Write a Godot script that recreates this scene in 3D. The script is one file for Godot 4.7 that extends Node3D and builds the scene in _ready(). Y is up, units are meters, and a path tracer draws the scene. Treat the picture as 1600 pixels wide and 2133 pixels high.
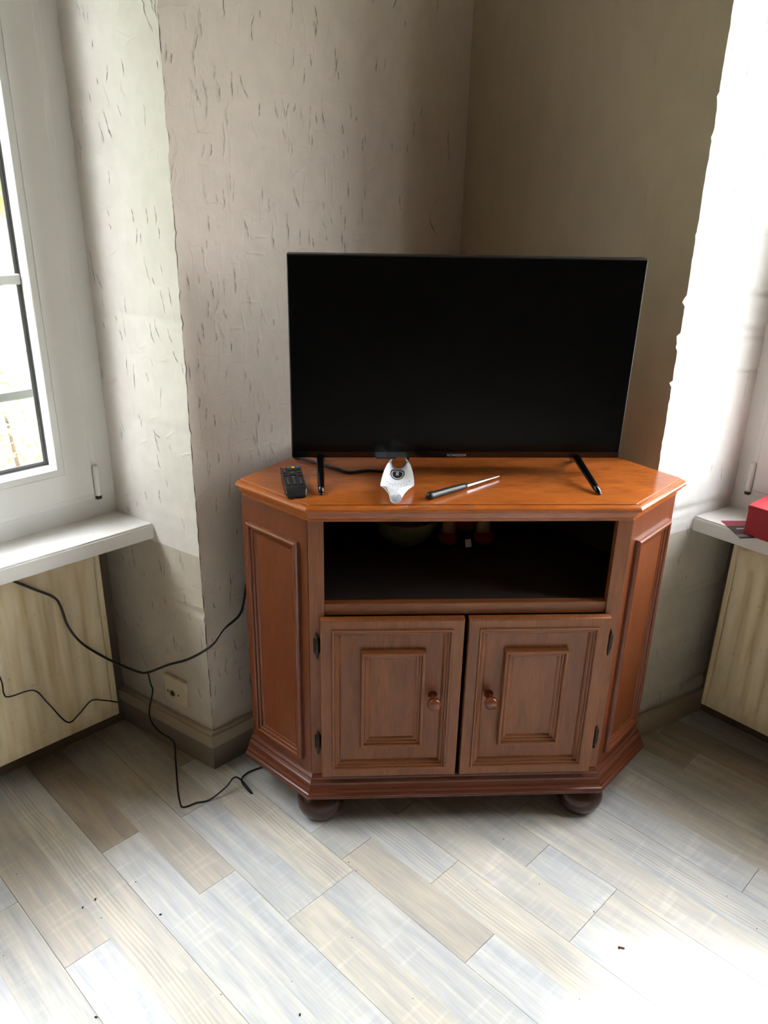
extends Node3D

const UP := Vector3(0, 1, 0)
# room frame (metres): corner, the two wall directions, the two window edges
const CORNER := Vector3(0.0589, 0, -0.7840)
const D1 := Vector3(-0.75367, 0, 0.65725)      # along the left wall, away from the corner
const D2 := Vector3(0.62545, 0, 0.78027)       # along the right wall, away from the corner
const N1 := Vector3(0.65725, 0, 0.75367)       # left wall, facing the room
const N2 := Vector3(-0.78027, 0, 0.62545)      # right wall, facing the room
const A_L := 0.8857                            # corner to the left window's edge
const A_R := 0.6845                            # corner to the right window's edge
const OPEN := 1.5
const CEIL := 2.65
const HEAD := 2.28
const THICK := 0.45
const ROOM := 4.2

var M := {}
var T := {}
var taken := {}
var rng := RandomNumberGenerator.new()


func _ready() -> void:
	rng.seed = 7
	setup_view()
	make_textures()
	make_materials()
	build_shell()
	build_floor()
	build_windows()
	build_cabinet()
	build_television()
	build_radiators()
	build_small_things()
	build_outside()


# ------------------------------------------------------------------ view and light
func setup_view() -> void:
	var cam := Camera3D.new()
	cam.name = "camera"
	cam.transform = Transform3D(Basis(Vector3(0.99828, 0.02006, 0.055096), Vector3(0.003017, 0.920841, -0.389927), Vector3(-0.058556, 0.389422, 0.919196)), Vector3(-0.28408, 1.46907, 1.53523))
	cam.fov = 64.74
	cam.near = 0.02
	cam.far = 200.0
	add_child(cam)
	cam.current = true
	var sky_mat := ProceduralSkyMaterial.new()
	sky_mat.sky_top_color = Color(0.965, 0.98, 1.0)
	sky_mat.sky_horizon_color = Color(0.85, 0.86, 0.86)
	sky_mat.sky_curve = 0.3
	sky_mat.ground_bottom_color = Color(0.5, 0.5, 0.47)
	sky_mat.ground_horizon_color = Color(0.75, 0.76, 0.75)
	sky_mat.sun_angle_max = 0.0
	var sky := Sky.new()
	sky.sky_material = sky_mat
	var env := Environment.new()
	env.background_mode = Environment.BG_SKY
	env.sky = sky
	env.background_energy_multiplier = 1.0
	env.tonemap_mode = Environment.TONE_MAPPER_LINEAR
	env.tonemap_exposure = 34.5
	env.sdfgi_enabled = true
	env.ssao_enabled = true
	env.ssil_enabled = true
	var we := WorldEnvironment.new()
	we.name = "world_environment"
	we.environment = env
	add_child(we)
	# hazy high sun outside the right window: its wide soft patch falls on the floor before the cabinet
	var sun := DirectionalLight3D.new()
	sun.name = "sun"
	sun.light_color = Color(1.0, 0.98, 0.95)
	sun.light_energy = 0.18
	sun.light_angular_distance = 20.0
	sun.sky_mode = DirectionalLight3D.SKY_MODE_LIGHT_ONLY
	sun.shadow_enabled = true
	var travel := (N2 + D2 * 0.38).normalized() * cos(deg_to_rad(46.0)) - UP * sin(deg_to_rad(46.0))
	sun.basis = Basis.looking_at(travel, UP)
	add_child(sun)


# ------------------------------------------------------------------ naming helpers
func numbered(called: String) -> String:
	if not taken.has(called):
		taken[called] = 0
		return called
	taken[called] += 1
	return "%s_%03d" % [called, taken[called]]


func tag(o: Node, label: String, category: String, group := "", kind := "") -> void:
	o.set_meta("label", label)
	o.set_meta("category", category)
	if group != "":
		o.set_meta("group", group)
	if kind != "":
		o.set_meta("kind", kind)


func thing(called: String, label: String, category: String, at := Vector3.ZERO, group := "", kind := "") -> Node3D:
	var o := Node3D.new()
	o.name = numbered(called)
	add_child(o)
	o.position = at
	tag(o, label, category, group, kind)
	return o


func mesh_node(called: String, mesh: Mesh, m: Material, parent: Node) -> MeshInstance3D:
	var o := MeshInstance3D.new()
	o.name = called if parent != self else numbered(called)
	o.mesh = mesh
	if m:
		o.material_override = m
	parent.add_child(o, true)
	return o


func obj(called: String, st: SurfaceTool, m: Material, parent: Node = self) -> MeshInstance3D:
	st.generate_normals()
	return mesh_node(called, st.commit(), m, parent)


# ------------------------------------------------------------------ mesh helpers
func flat() -> SurfaceTool:
	var st := SurfaceTool.new()
	st.begin(Mesh.PRIMITIVE_TRIANGLES)
	st.set_smooth_group(-1)
	return st


func smooth() -> SurfaceTool:
	var st := SurfaceTool.new()
	st.begin(Mesh.PRIMITIVE_TRIANGLES)
	st.set_smooth_group(0)
	return st


func tri(st: SurfaceTool, a: Vector3, b: Vector3, c: Vector3, out: Vector3) -> void:
	if (a - c).cross(a - b).dot(out) < 0.0:
		var t := b
		b = c
		c = t
	st.add_vertex(a)
	st.add_vertex(b)
	st.add_vertex(c)


func quad(st: SurfaceTool, a: Vector3, b: Vector3, c: Vector3, d: Vector3, out: Vector3) -> void:
	tri(st, a, b, c, out)
	tri(st, a, c, d, out)


func tri_uv(st: SurfaceTool, p: Array, uv: Array, out: Vector3) -> void:
	var order := [0, 1, 2]
	if (p[0] - p[2]).cross(p[0] - p[1]).dot(out) < 0.0:
		order = [0, 2, 1]
	for i in order:
		st.set_uv(uv[i])
		st.add_vertex(p[i])


func quad_uv(st: SurfaceTool, p: Array, uv: Array, out: Vector3) -> void:
	tri_uv(st, [p[0], p[1], p[2]], [uv[0], uv[1], uv[2]], out)
	tri_uv(st, [p[0], p[2], p[3]], [uv[0], uv[2], uv[3]], out)


# a chamfered box between two corners of the frame F
func boxf(st: SurfaceTool, F: Transform3D, mn: Vector3, mx: Vector3, bev := 0.0) -> void:
	var c := (mn + mx) * 0.5
	var h := (mx - mn) * 0.5
	h = h.abs()
	var pt := func(s: Vector3, axis: int) -> Vector3:
		var v := Vector3.ZERO
		for k in 3:
			v[k] = s[k] * (h[k] if k == axis else h[k] - bev)
		return F * (c + v)
	var signs := [-1.0, 1.0]
	for axis in 3:
		var u := (axis + 1) % 3
		var w := (axis + 2) % 3
		for s in signs:
			var q := []
			for k in [[-1.0, -1.0], [1.0, -1.0], [1.0, 1.0], [-1.0, 1.0]]:
				var sv := Vector3.ZERO
				sv[axis] = s
				sv[u] = k[0]
				sv[w] = k[1]
				q.append(pt.call(sv, axis))
			var o := Vector3.ZERO
			o[axis] = s
			quad(st, q[0], q[1], q[2], q[3], F.basis * o)
	if bev <= 0.0:
		return
	for axis in 3:
		var u := (axis + 1) % 3
		var w := (axis + 2) % 3
		for su in signs:
			for sw in signs:
				var a := Vector3.ZERO
				a[axis] = -1.0
				a[u] = su
				a[w] = sw
				var b := a
				b[axis] = 1.0
				var o := Vector3.ZERO
				o[u] = su
				o[w] = sw
				quad(st, pt.call(a, u), pt.call(b, u), pt.call(b, w), pt.call(a, w), F.basis * o)
	for sx in signs:
		for sy in signs:
			for sz in signs:
				var s := Vector3(sx, sy, sz)
				tri(st, pt.call(s, 0), pt.call(s, 1), pt.call(s, 2), F.basis * s)


# an upright prism over a polygon given in (a, p) of a frame (a along, p into the room)
func prism(st: SurfaceTool, F: Transform3D, poly: PackedVector2Array, y0: float, y1: float) -> void:
	var idx := Geometry2D.triangulate_polygon(poly)
	for k in range(0, idx.size(), 3):
		var p := []
		for j in 3:
			p.append(poly[idx[k + j]])
		tri(st, F * Vector3(p[0].x, y1, p[0].y), F * Vector3(p[1].x, y1, p[1].y), F * Vector3(p[2].x, y1, p[2].y), UP)
		tri(st, F * Vector3(p[0].x, y0, p[0].y), F * Vector3(p[1].x, y0, p[1].y), F * Vector3(p[2].x, y0, p[2].y), -UP)
	var area := 0.0
	for i in poly.size():
		area += poly[i].cross(poly[(i + 1) % poly.size()])
	for i in poly.size():
		var a := poly[i]
		var b := poly[(i + 1) % poly.size()]
		var n := Vector2(b.y - a.y, a.x - b.x) * signf(area)
		quad(st, F * Vector3(a.x, y0, a.y), F * Vector3(b.x, y0, b.y), F * Vector3(b.x, y1, b.y), F * Vector3(a.x, y1, a.y), F.basis * Vector3(n.x, 0, n.y))


# a mitred frame round a rectangle of F's xy plane; profile of (inset, height)
func frame(st: SurfaceTool, F: Transform3D, x0: float, y0: float, x1: float, y1: float, prof: Array) -> void:
	for i in prof.size() - 1:
		var p: Vector2 = prof[i]
		var q: Vector2 = prof[i + 1]
		var a := [Vector3(x0 + p.x, y0 + p.x, p.y), Vector3(x1 - p.x, y0 + p.x, p.y), Vector3(x1 - p.x, y1 - p.x, p.y), Vector3(x0 + p.x, y1 - p.x, p.y)]
		var b := [Vector3(x0 + q.x, y0 + q.x, q.y), Vector3(x1 - q.x, y0 + q.x, q.y), Vector3(x1 - q.x, y1 - q.x, q.y), Vector3(x0 + q.x, y1 - q.x, q.y)]
		var side := [Vector3(0, -1, 0), Vector3(1, 0, 0), Vector3(0, 1, 0), Vector3(-1, 0, 0)]
		for k in 4:
			var j := (k + 1) % 4
			# out: perpendicular to the profile step, on its outer/upper side
			var o: Vector3 = side[k] * (q.y - p.y) + Vector3(0, 0, 1) * (q.x - p.x)
			quad(st, F * a[k], F * a[j], F * b[j], F * b[k], F.basis * o)


func offset_poly(poly: PackedVector2Array, weight: Array, d: float) -> PackedVector2Array:
	# poly runs so that the outside is on the left of (b - a) turned: n = (dy, -dx)
	var n := poly.size()
	var out := PackedVector2Array()
	for i in n:
		var p0 := poly[(i + n - 1) % n]
		var p1 := poly[i]
		var p2 := poly[(i + 1) % n]
		var e0 := (p1 - p0).normalized()
		var e1 := (p2 - p1).normalized()
		var n0 := Vector2(e0.y, -e0.x)
		var n1 := Vector2(e1.y, -e1.x)
		var a: Vector2 = p1 + n0 * d * weight[(i + n - 1) % n]
		var b: Vector2 = p1 + n1 * d * weight[i]
		var hit = Geometry2D.line_intersects_line(a, e0, b, e1)
		out.append(hit if hit != null else a)
	return out


# stacked outlines: profile of (offset, height); capped at both ends
func stack(st: SurfaceTool, poly: PackedVector2Array, weight: Array, prof: Array) -> void:
	var rings := []
	for p in prof:
		rings.append(offset_poly(poly, weight, p.x))
	var n := poly.size()
	for i in prof.size() - 1:
		var r: PackedVector2Array = rings[i]
		var s: PackedVector2Array = rings[i + 1]
		for k in n:
			var j := (k + 1) % n
			var e := (poly[j] - poly[k]).normalized()
			var nn := Vector2(e.y, -e.x)
			var o: Vector3 = Vector3(nn.x, 0, nn.y) * (prof[i + 1].y - prof[i].y) - UP * (prof[i + 1].x - prof[i].x)
			quad(st, Vector3(r[k].x, prof[i].y, r[k].y), Vector3(r[j].x, prof[i].y, r[j].y), Vector3(s[j].x, prof[i + 1].y, s[j].y), Vector3(s[k].x, prof[i + 1].y, s[k].y), o)
	for e in [0, prof.size() - 1]:
		var r: PackedVector2Array = rings[e]
		var idx := Geometry2D.triangulate_polygon(r)
		for k in range(0, idx.size(), 3):
			var p := []
			for j in 3:
				p.append(Vector3(r[idx[k + j]].x, prof[e].y, r[idx[k + j]].y))
			tri(st, p[0], p[1], p[2], UP if e > 0 else -UP)


func smooth_path(pts: Array, steps: int) -> Array:
	var out := []
	for i in pts.size() - 1:
		var p0: Vector3 = pts[maxi(i - 1, 0)]
		var p1: Vector3 = pts[i]
		var p2: Vector3 = pts[i + 1]
		var p3: Vector3 = pts[mini(i + 2, pts.size() - 1)]
		for s in steps:
			out.append(p1.cubic_interpolate(p2, p0, p3, float(s) / steps))
	out.append(pts[-1])
	return out


func tube(st: SurfaceTool, path: Array, r: Variant, sides := 8) -> void:
	var n := path.size()
	var rings := []
	var ref := Vector3(0.31, 0.9, 0.17)
	for i in n:
		var d: Vector3 = (path[mini(i + 1, n - 1)] - path[maxi(i - 1, 0)]).normalized()
		var u := ref - d * ref.dot(d)
		if u.length() < 0.05:
			u = Vector3(1, 0, 0) - d * d.x
		u = u.normalized()
		ref = u
		var w := d.cross(u)
		var rad: float = r[i] if r is Array else r
		var ring := []
		for k in sides:
			var an := TAU * k / sides
			ring.append(path[i] + (u * cos(an) + w * sin(an)) * rad)
		rings.append(ring)
	for i in n - 1:
		for k in sides:
			var j := (k + 1) % sides
			var o: Vector3 = rings[i][k] + rings[i][j] - path[i] * 2.0
			quad(st, rings[i][k], rings[i][j], rings[i + 1][j], rings[i + 1][k], o)
	for e in [0, n - 1]:
		var o: Vector3 = (path[0] - path[1]) if e == 0 else (path[n - 1] - path[n - 2])
		for k in sides:
			tri(st, path[e], rings[e][k], rings[e][(k + 1) % sides], o)


# a turned body: profile of (radius, height) about F's y axis
func lathe(st: SurfaceTool, F: Transform3D, prof: Array, segs := 24, rib := 0.0, ribs := 12) -> void:
	for i in prof.size() - 1:
		for k in segs:
			var a0 := TAU * k / segs
			var a1 := TAU * (k + 1) / segs
			var g0 := 1.0 + rib * cos(a0 * ribs)
			var g1 := 1.0 + rib * cos(a1 * ribs)
			var p: Vector2 = prof[i]
			var q: Vector2 = prof[i + 1]
			var v := [Vector3(cos(a0) * p.x * g0, p.y, sin(a0) * p.x * g0), Vector3(cos(a1) * p.x * g1, p.y, sin(a1) * p.x * g1), Vector3(cos(a1) * q.x * g1, q.y, sin(a1) * q.x * g1), Vector3(cos(a0) * q.x * g0, q.y, sin(a0) * q.x * g0)]
			var rad := Vector3(cos((a0 + a1) * 0.5), 0, sin((a0 + a1) * 0.5))
			var o := rad * (q.y - p.y) - UP * (q.x - p.x)
			if p.x > 1e-6 and q.x > 1e-6:
				quad(st, F * v[0], F * v[1], F * v[2], F * v[3], F.basis * o)
			elif p.x > 1e-6:
				tri(st, F * v[0], F * v[1], F * v[2], F.basis * o)
			elif q.x > 1e-6:
				tri(st, F * v[0], F * v[2], F * v[3], F.basis * o)


func ball(st: SurfaceTool, c: Vector3, r: Vector3, turn := Basis.IDENTITY, segs := 16) -> void:
	var prof := []
	for i in segs / 2 + 1:
		var t := PI * i / (segs / 2)
		prof.append(Vector2(sin(t) if i > 0 and i < segs / 2 else 0.0, -cos(t)))
	lathe(st, Transform3D(turn * Basis.from_scale(r), c), prof, segs)


func wall_frame(o: Vector3, d: Vector3, n: Vector3) -> Transform3D:
	return Transform3D(Basis(d, UP, n), o)


# ------------------------------------------------------------------ textures
func noise(seed_: int, freq: float, octaves := 4) -> FastNoiseLite:
	var n := FastNoiseLite.new()
	n.seed = seed_
	n.noise_type = FastNoiseLite.TYPE_SIMPLEX_SMOOTH
	n.frequency = freq
	n.fractal_type = FastNoiseLite.FRACTAL_FBM
	n.fractal_octaves = octaves
	return n


func tex(w: int, h: int, data: PackedByteArray, fmt: int) -> ImageTexture:
	var im := Image.create_from_data(w, h, false, fmt, data)
	return ImageTexture.create_from_image(im)


func wood_texture(seed_: int, across: bool) -> ImageTexture:
	# fine straight grain with broad soft figure; grey, tinted by the material
	var w := 384
	var h := 768
	var broad := noise(seed_, 0.012, 3)
	var fine := noise(seed_ + 1, 0.16, 2)
	var pore := noise(seed_ + 2, 0.35, 1)
	var data := PackedByteArray()
	data.resize(w * h)
	for y in h:
		for x in w:
			var b := broad.get_noise_2d(x * 1.6, y * 0.28)
			var f := fine.get_noise_2d(x, y * 0.05)
			var p := pore.get_noise_2d(x * 1.4, y * 0.035)
			var v := 0.90 + b * 0.10 + f * 0.07 - maxf(p - 0.25, 0.0) * 0.22
			# close the tile softly
			var e := minf(minf(x, w - 1 - x) / 24.0, minf(y, h - 1 - y) / 24.0)
			v = lerpf(0.90, v, clampf(e, 0.25, 1.0))
			if across:
				data[x * h + y] = int(clampf(v, 0.0, 1.0) * 255.0)
			else:
				data[y * w + x] = int(clampf(v, 0.0, 1.0) * 255.0)
	return tex(h, w, data, Image.FORMAT_L8) if across else tex(w, h, data, Image.FORMAT_L8)


# plank prints: 0 plain, 1 long ridged grain on one side, 2 saw marks across
func plank_texture(kind: int, seed_: int) -> ImageTexture:
	var w := 1024
	var h := 96
	var broad := noise(seed_, 0.010, 3)
	var grain := noise(seed_ + 1, 0.09, 3)
	var saw := noise(seed_ + 2, 0.08, 2)
	var data := PackedByteArray()
	data.resize(w * h * 3)
	for y in h:
		var line_mask := smoothstep(h * 0.30, h * 0.42, y) * (1.0 - smoothstep(h * 0.80, h * 0.9, y))
		for x in w:
			var b := broad.get_noise_2d(x * 0.5, y * 3.0)
			var g := grain.get_noise_2d(x * 0.10, y * 1.4)
			var v := 0.91 + b * 0.08 + g * 0.05
			var warm := 0.5 + b * 0.9
			if kind == 1:
				var wob := y + broad.get_noise_2d(x * 0.25, 300.0) * 10.0
				var l := 0.5 + 0.5 * cos(wob * TAU / 8.5)
				v -= line_mask * (0.085 * l * l - 0.02)
				warm += line_mask * 0.35
			if kind == 2:
				var s := saw.get_noise_2d(x * 1.0, y * 0.05)
				var m := clampf(1.0 - absf(y - h * 0.3) / (h * 0.5), 0.0, 1.0)
				v += (maxf(s, 0.0) * 0.06 - 0.015) * m
				warm -= 0.3 * m
			var cut := saw.get_noise_2d(x * 0.55 + 911.0, y * 0.04 + 77.0)
			if cut > 0.42:
				v += (cut - 0.42) * 0.13
			warm = clampf(warm, 0.0, 1.0)
			var o := (y * w + x) * 3
			data[o] = int(clampf(v * lerpf(0.985, 1.0, warm), 0.0, 1.0) * 255.0)
			data[o + 1] = int(clampf(v * lerpf(0.99, 0.985, warm), 0.0, 1.0) * 255.0)
			data[o + 2] = int(clampf(v * lerpf(0.995, 0.95, warm), 0.0, 1.0) * 255.0)
	return tex(w, h, data, Image.FORMAT_RGB8)


# trowelled plaster: returns [colour, height]
var bufH := PackedFloat32Array()
var bufD := PackedFloat32Array()


# one wandering ridge with an optional dirt-filled crack along its side
func stroke(w: int, h: int, r: RandomNumberGenerator, x: float, y: float, an: float, length: float, curve: float, high: float, dark: float, wid: float, hold: float) -> void:
	var n := int(length)
	var a := an
	var gap0 := r.randf_range(0.0, 1.0)
	for s in n:
		var t := float(s) / n
		a += curve + r.randf_range(-0.10, 0.10) + (an - a) * hold
		x += sin(a)
		y += cos(a)
		var swell := pow(sin(t * PI), 0.6)
		var crack := swell * (0.35 + 0.65 * clampf(sin((t + gap0) * 9.0) + 0.7, 0.0, 1.0))
		for oy in range(-3, 4):
			for ox in range(-3, 4):
				var px := int(x) + ox
				var py := int(y) + oy
				if px < 0 or py < 0 or px >= w or py >= h:
					continue
				var side := (px - x) * cos(a) - (py - y) * sin(a)
				var i := py * w + px
				bufH[i] = maxf(bufH[i], 0.34 + high * exp(-side * side / (wid * wid)) * swell)
				if dark > 0.0 and absf(oy) < 2:
					bufD[i] = maxf(bufD[i], dark * exp(-(side + 1.1) * (side + 1.1) / 0.55) * crack)


func plaster(w: int, h: int, seed_: int, patches: int, strokes: int, lean: float, dirt: float, tint: Color, pxm: Vector2, bare: float, dado := 0.0) -> Array:
	var r := RandomNumberGenerator.new()
	r.seed = seed_
	bufH = PackedFloat32Array()
	bufD = PackedFloat32Array()
	bufH.resize(w * h)
	bufD.resize(w * h)
	var nf := noise(seed_, 0.02, 4)
	var im := nf.get_image(w, h, false, false, false)
	im.convert(Image.FORMAT_L8)
	var nd := im.get_data()
	for i in w * h:
		bufH[i] = 0.30 + (nd[i] / 255.0 - 0.5) * 0.14
	for k in patches:
		# a trowel patch: sharp on two sides, feathered on the others
		var hw := r.randf_range(0.020, 0.046) * pxm.x
		var hh := r.randf_range(0.020, 0.052) * pxm.y
		var cx := r.randf_range(0, w)
		var cy := r.randf_range(0, h)
		if r.randf() > smoothstep(bare - 0.35, bare + 0.15, cx / w):
			continue
		var an := r.randf_range(-0.12, 0.12) + lean
		var ca := cos(an)
		var sa := sin(an)
		var level := r.randf_range(-0.06, 0.13)
		var sharp_x := 1.0 if r.randf() < 0.55 else -1.0
		var sharp_y := 1.0 if r.randf() < 0.5 else -1.0
		var wob := r.randf_range(0, 50)
		var R := int(hw + hh)
		for y in range(maxi(0, int(cy) - R), mini(h, int(cy) + R)):
			for x in range(maxi(0, int(cx) - R), mini(w, int(cx) + R)):
				var dx := x - cx
				var dy := y - cy
				var lx := (dx * ca + dy * sa + sin(dy * 0.09 + wob) * 2.0) / hw
				var ly := (-dx * sa + dy * ca + sin(dx * 0.11 + wob) * 1.5) / hh
				if absf(lx) >= 1.0 or absf(ly) >= 1.0:
					continue
				bufH[y * w + x] += level * smoothstep(0.0, 0.8, 0.5 + 0.5 * lx * sharp_x) * smoothstep(0.0, 0.7, 0.5 + 0.5 * ly * sharp_y)
		# the crack down its sharp side and the lip along its sharp end
		var part := r.randf_range(0.5, 1.7)
		var sx := cx + ca * hw * sharp_x
		var sy := cy + sa * hw * sharp_x - hh * r.randf_range(0.2, 1.0)
		if r.randf() < 0.62:
			stroke(w, h, r, sx, sy, an + r.randf_range(-0.12, 0.12), hh * part, r.randf_range(-0.004, 0.004), r.randf_range(0.06, 0.20), r.randf_range(0.35, 1.0) * dirt if r.randf() < 0.7 else 0.0, r.randf_range(0.9, 1.8), 0.02)
		if r.randf() < 0.40:
			stroke(w, h, r, cx - hw * 0.8, cy + hh * sharp_y, PI / 2 - 0.12 + an, hw * r.randf_range(0.6, 1.6), 0.0, r.randf_range(0.08, 0.24), 0.0, r.randf_range(0.9, 1.6), 0.04)
	for k in strokes:
		var x := r.randf_range(2, w - 2)
		var y := r.randf_range(0, h)
		if r.randf() > smoothstep(bare - 0.35, bare + 0.15, x / w):
			continue
		stroke(w, h, r, x, y, lean * 2.2 + r.randf_range(-0.2, 0.2), r.randf_range(0.008, 0.05) * pxm.y, r.randf_range(-0.008, 0.008), r.randf_range(0.05, 0.22), r.randf_range(0.3, 1.0) * dirt if r.randf() < 0.6 else 0.0, r.randf_range(0.8, 1.6), 0.01)
	if bare > 0.0:
		# brown hairline where the plaster ends at the window edge
		var ed := noise(seed_ + 3, 0.02, 3)
		for y in h:
			var k := clampf(0.22 + ed.get_noise_1d(y) * 1.3, 0.0, 0.65)
			var ex := int(w * 0.9841) - 2
			bufD[y * w + ex] = maxf(bufD[y * w + ex], k)
			bufD[y * w + ex + 1] = maxf(bufD[y * w + ex + 1], k)
	var col := PackedByteArray()
	var hei := PackedByteArray()
	col.resize(w * h * 3)
	hei.resize(w * h)
	for i in w * h:
		var v := (1.0 - bufD[i]) * (0.975 + 0.05 * (nd[i] / 255.0 - 0.5))
		hei[i] = int(clampf(bufH[i], 0.0, 1.0) * 255.0)
		# the newer white paint stops level with the sill
		var c := Color(tint.r * v, tint.g * v, tint.b * v)
		if dado > 0.0 and CEIL * (1.0 - float(i / w) / h) < dado:
			c = Color(c.r * 0.86, c.g * 0.835, c.b * 0.79)
		col[i * 3] = int(clampf(c.r, 0.0, 1.0) * 255.0)
		col[i * 3 + 1] = int(clampf(c.g, 0.0, 1.0) * 255.0)
		col[i * 3 + 2] = int(clampf(c.b, 0.0, 1.0) * 255.0)
	return [tex(w, h, col, Image.FORMAT_RGB8), tex(w, h, hei, Image.FORMAT_L8)]


func receipt_texture() -> ImageTexture:
	var w := 128
	var h := 256
	var im := Image.create(w, h, false, Image.FORMAT_RGB8)
	im.fill(Color(0.93, 0.93, 0.95))
	var r := RandomNumberGenerator.new()
	r.seed = 3
	# the round stamp at the head of the slip
	for y in range(14, 74):
		for x in range(28, 92):
			var d := Vector2(x - 60, (y - 44) * 1.05).length()
			if (d < 29 and d > 24) or (d < 20 and not (absf(x - 60) < 6 and y < 48)):
				im.set_pixel(x, y, Color(0.13, 0.11, 0.12))
	# rows of print too small to read
	var y := 92
	while y < 246:
		var x := 12 + r.randi_range(0, 14)
		while x < 112:
			var n := r.randi_range(2, 9)
			im.fill_rect(Rect2i(x, y, n, 2), Color(0.45, 0.45, 0.5))
			x += n + r.randi_range(2, 7)
			if r.randf() < 0.12:
				break
		y += r.randi_range(6, 11)
	return ImageTexture.create_from_image(im)


func radiator_texture() -> ImageTexture:
	# old enamel: faint yellow-brown runs and a few rust freckles
	var w := 256
	var h := 256
	var run := noise(101, 0.05, 3)
	var spot := noise(102, 0.06, 2)
	var data := PackedByteArray()
	data.resize(w * h * 3)
	for y in h:
		for x in w:
			var k := clampf(run.get_noise_2d(x * 1.2, y * 0.10) * 1.1, 0.0, 0.6)
			var sp := clampf((spot.get_noise_2d(x * 1.6, y * 1.6) - 0.66) * 4.0, 0.0, 0.45)
			var o := (y * w + x) * 3
			data[o] = int(255.0 * (1.0 - k * 0.16 - sp * 0.35))
			data[o + 1] = int(255.0 * (1.0 - k * 0.23 - sp * 0.5))
			data[o + 2] = int(255.0 * (1.0 - k * 0.42 - sp * 0.65))
	return tex(w, h, data, Image.FORMAT_RGB8)


func leaflet_texture() -> ImageTexture:
	var im := Image.create(128, 128, false, Image.FORMAT_RGB8)
	im.fill(Color(0.62, 0.28, 0.33))
	im.fill_rect(Rect2i(0, 40, 128, 60), Color(0.24, 0.22, 0.21))
	im.fill_rect(Rect2i(30, 58, 34, 7), Color(0.8, 0.78, 0.78))
	im.fill_rect(Rect2i(0, 100, 128, 18), Color(0.55, 0.53, 0.54))
	im.fill_rect(Rect2i(0, 118, 128, 10), Color(0.2, 0.19, 0.2))
	return ImageTexture.create_from_image(im)


func make_textures() -> void:
	T.wood_v = wood_texture(11, false)
	T.wood_h = wood_texture(21, true)
	T.plank0 = plank_texture(0, 31)
	T.plank1 = plank_texture(1, 41)
	T.plank2 = plank_texture(2, 51)
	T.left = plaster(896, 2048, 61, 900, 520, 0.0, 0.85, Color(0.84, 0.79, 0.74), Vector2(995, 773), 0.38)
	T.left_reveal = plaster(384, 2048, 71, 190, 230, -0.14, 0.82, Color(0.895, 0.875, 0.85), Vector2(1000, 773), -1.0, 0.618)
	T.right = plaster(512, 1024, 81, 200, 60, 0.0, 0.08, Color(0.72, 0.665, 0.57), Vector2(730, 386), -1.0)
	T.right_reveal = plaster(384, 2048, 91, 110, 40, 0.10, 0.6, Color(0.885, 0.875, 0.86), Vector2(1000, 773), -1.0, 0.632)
	T.receipt = receipt_texture()
	T.leaflet = leaflet_texture()
	T.enamel = radiator_texture()


# ------------------------------------------------------------------ materials
func mat(color: Color, rough := 0.7, metal := 0.0) -> StandardMaterial3D:
	var m := StandardMaterial3D.new()
	m.albedo_color = color
	m.roughness = rough
	m.metallic = metal
	m.cull_mode = BaseMaterial3D.CULL_DISABLED
	return m


func wood(color: Color, across: bool, rough := 0.36) -> StandardMaterial3D:
	var m := mat(color, rough)
	m.albedo_texture = T.wood_h if across else T.wood_v
	m.uv1_triplanar = true
	m.uv1_scale = Vector3(2.4, 2.4, 2.4) if across else Vector3(4.2, 1.9, 4.2)
	m.uv1_offset = Vector3(0.13, 0.31, 0.07)
	m.heightmap_enabled = true
	m.heightmap_texture = m.albedo_texture
	m.heightmap_scale = 0.02
	return m


func wall_mat(pair: Array, relief: float) -> StandardMaterial3D:
	var m := mat(Color.WHITE, 0.72)
	m.albedo_texture = pair[0]
	m.heightmap_enabled = true
	m.heightmap_texture = pair[1]
	m.heightmap_scale = relief
	m.texture_repeat = true
	return m


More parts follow.
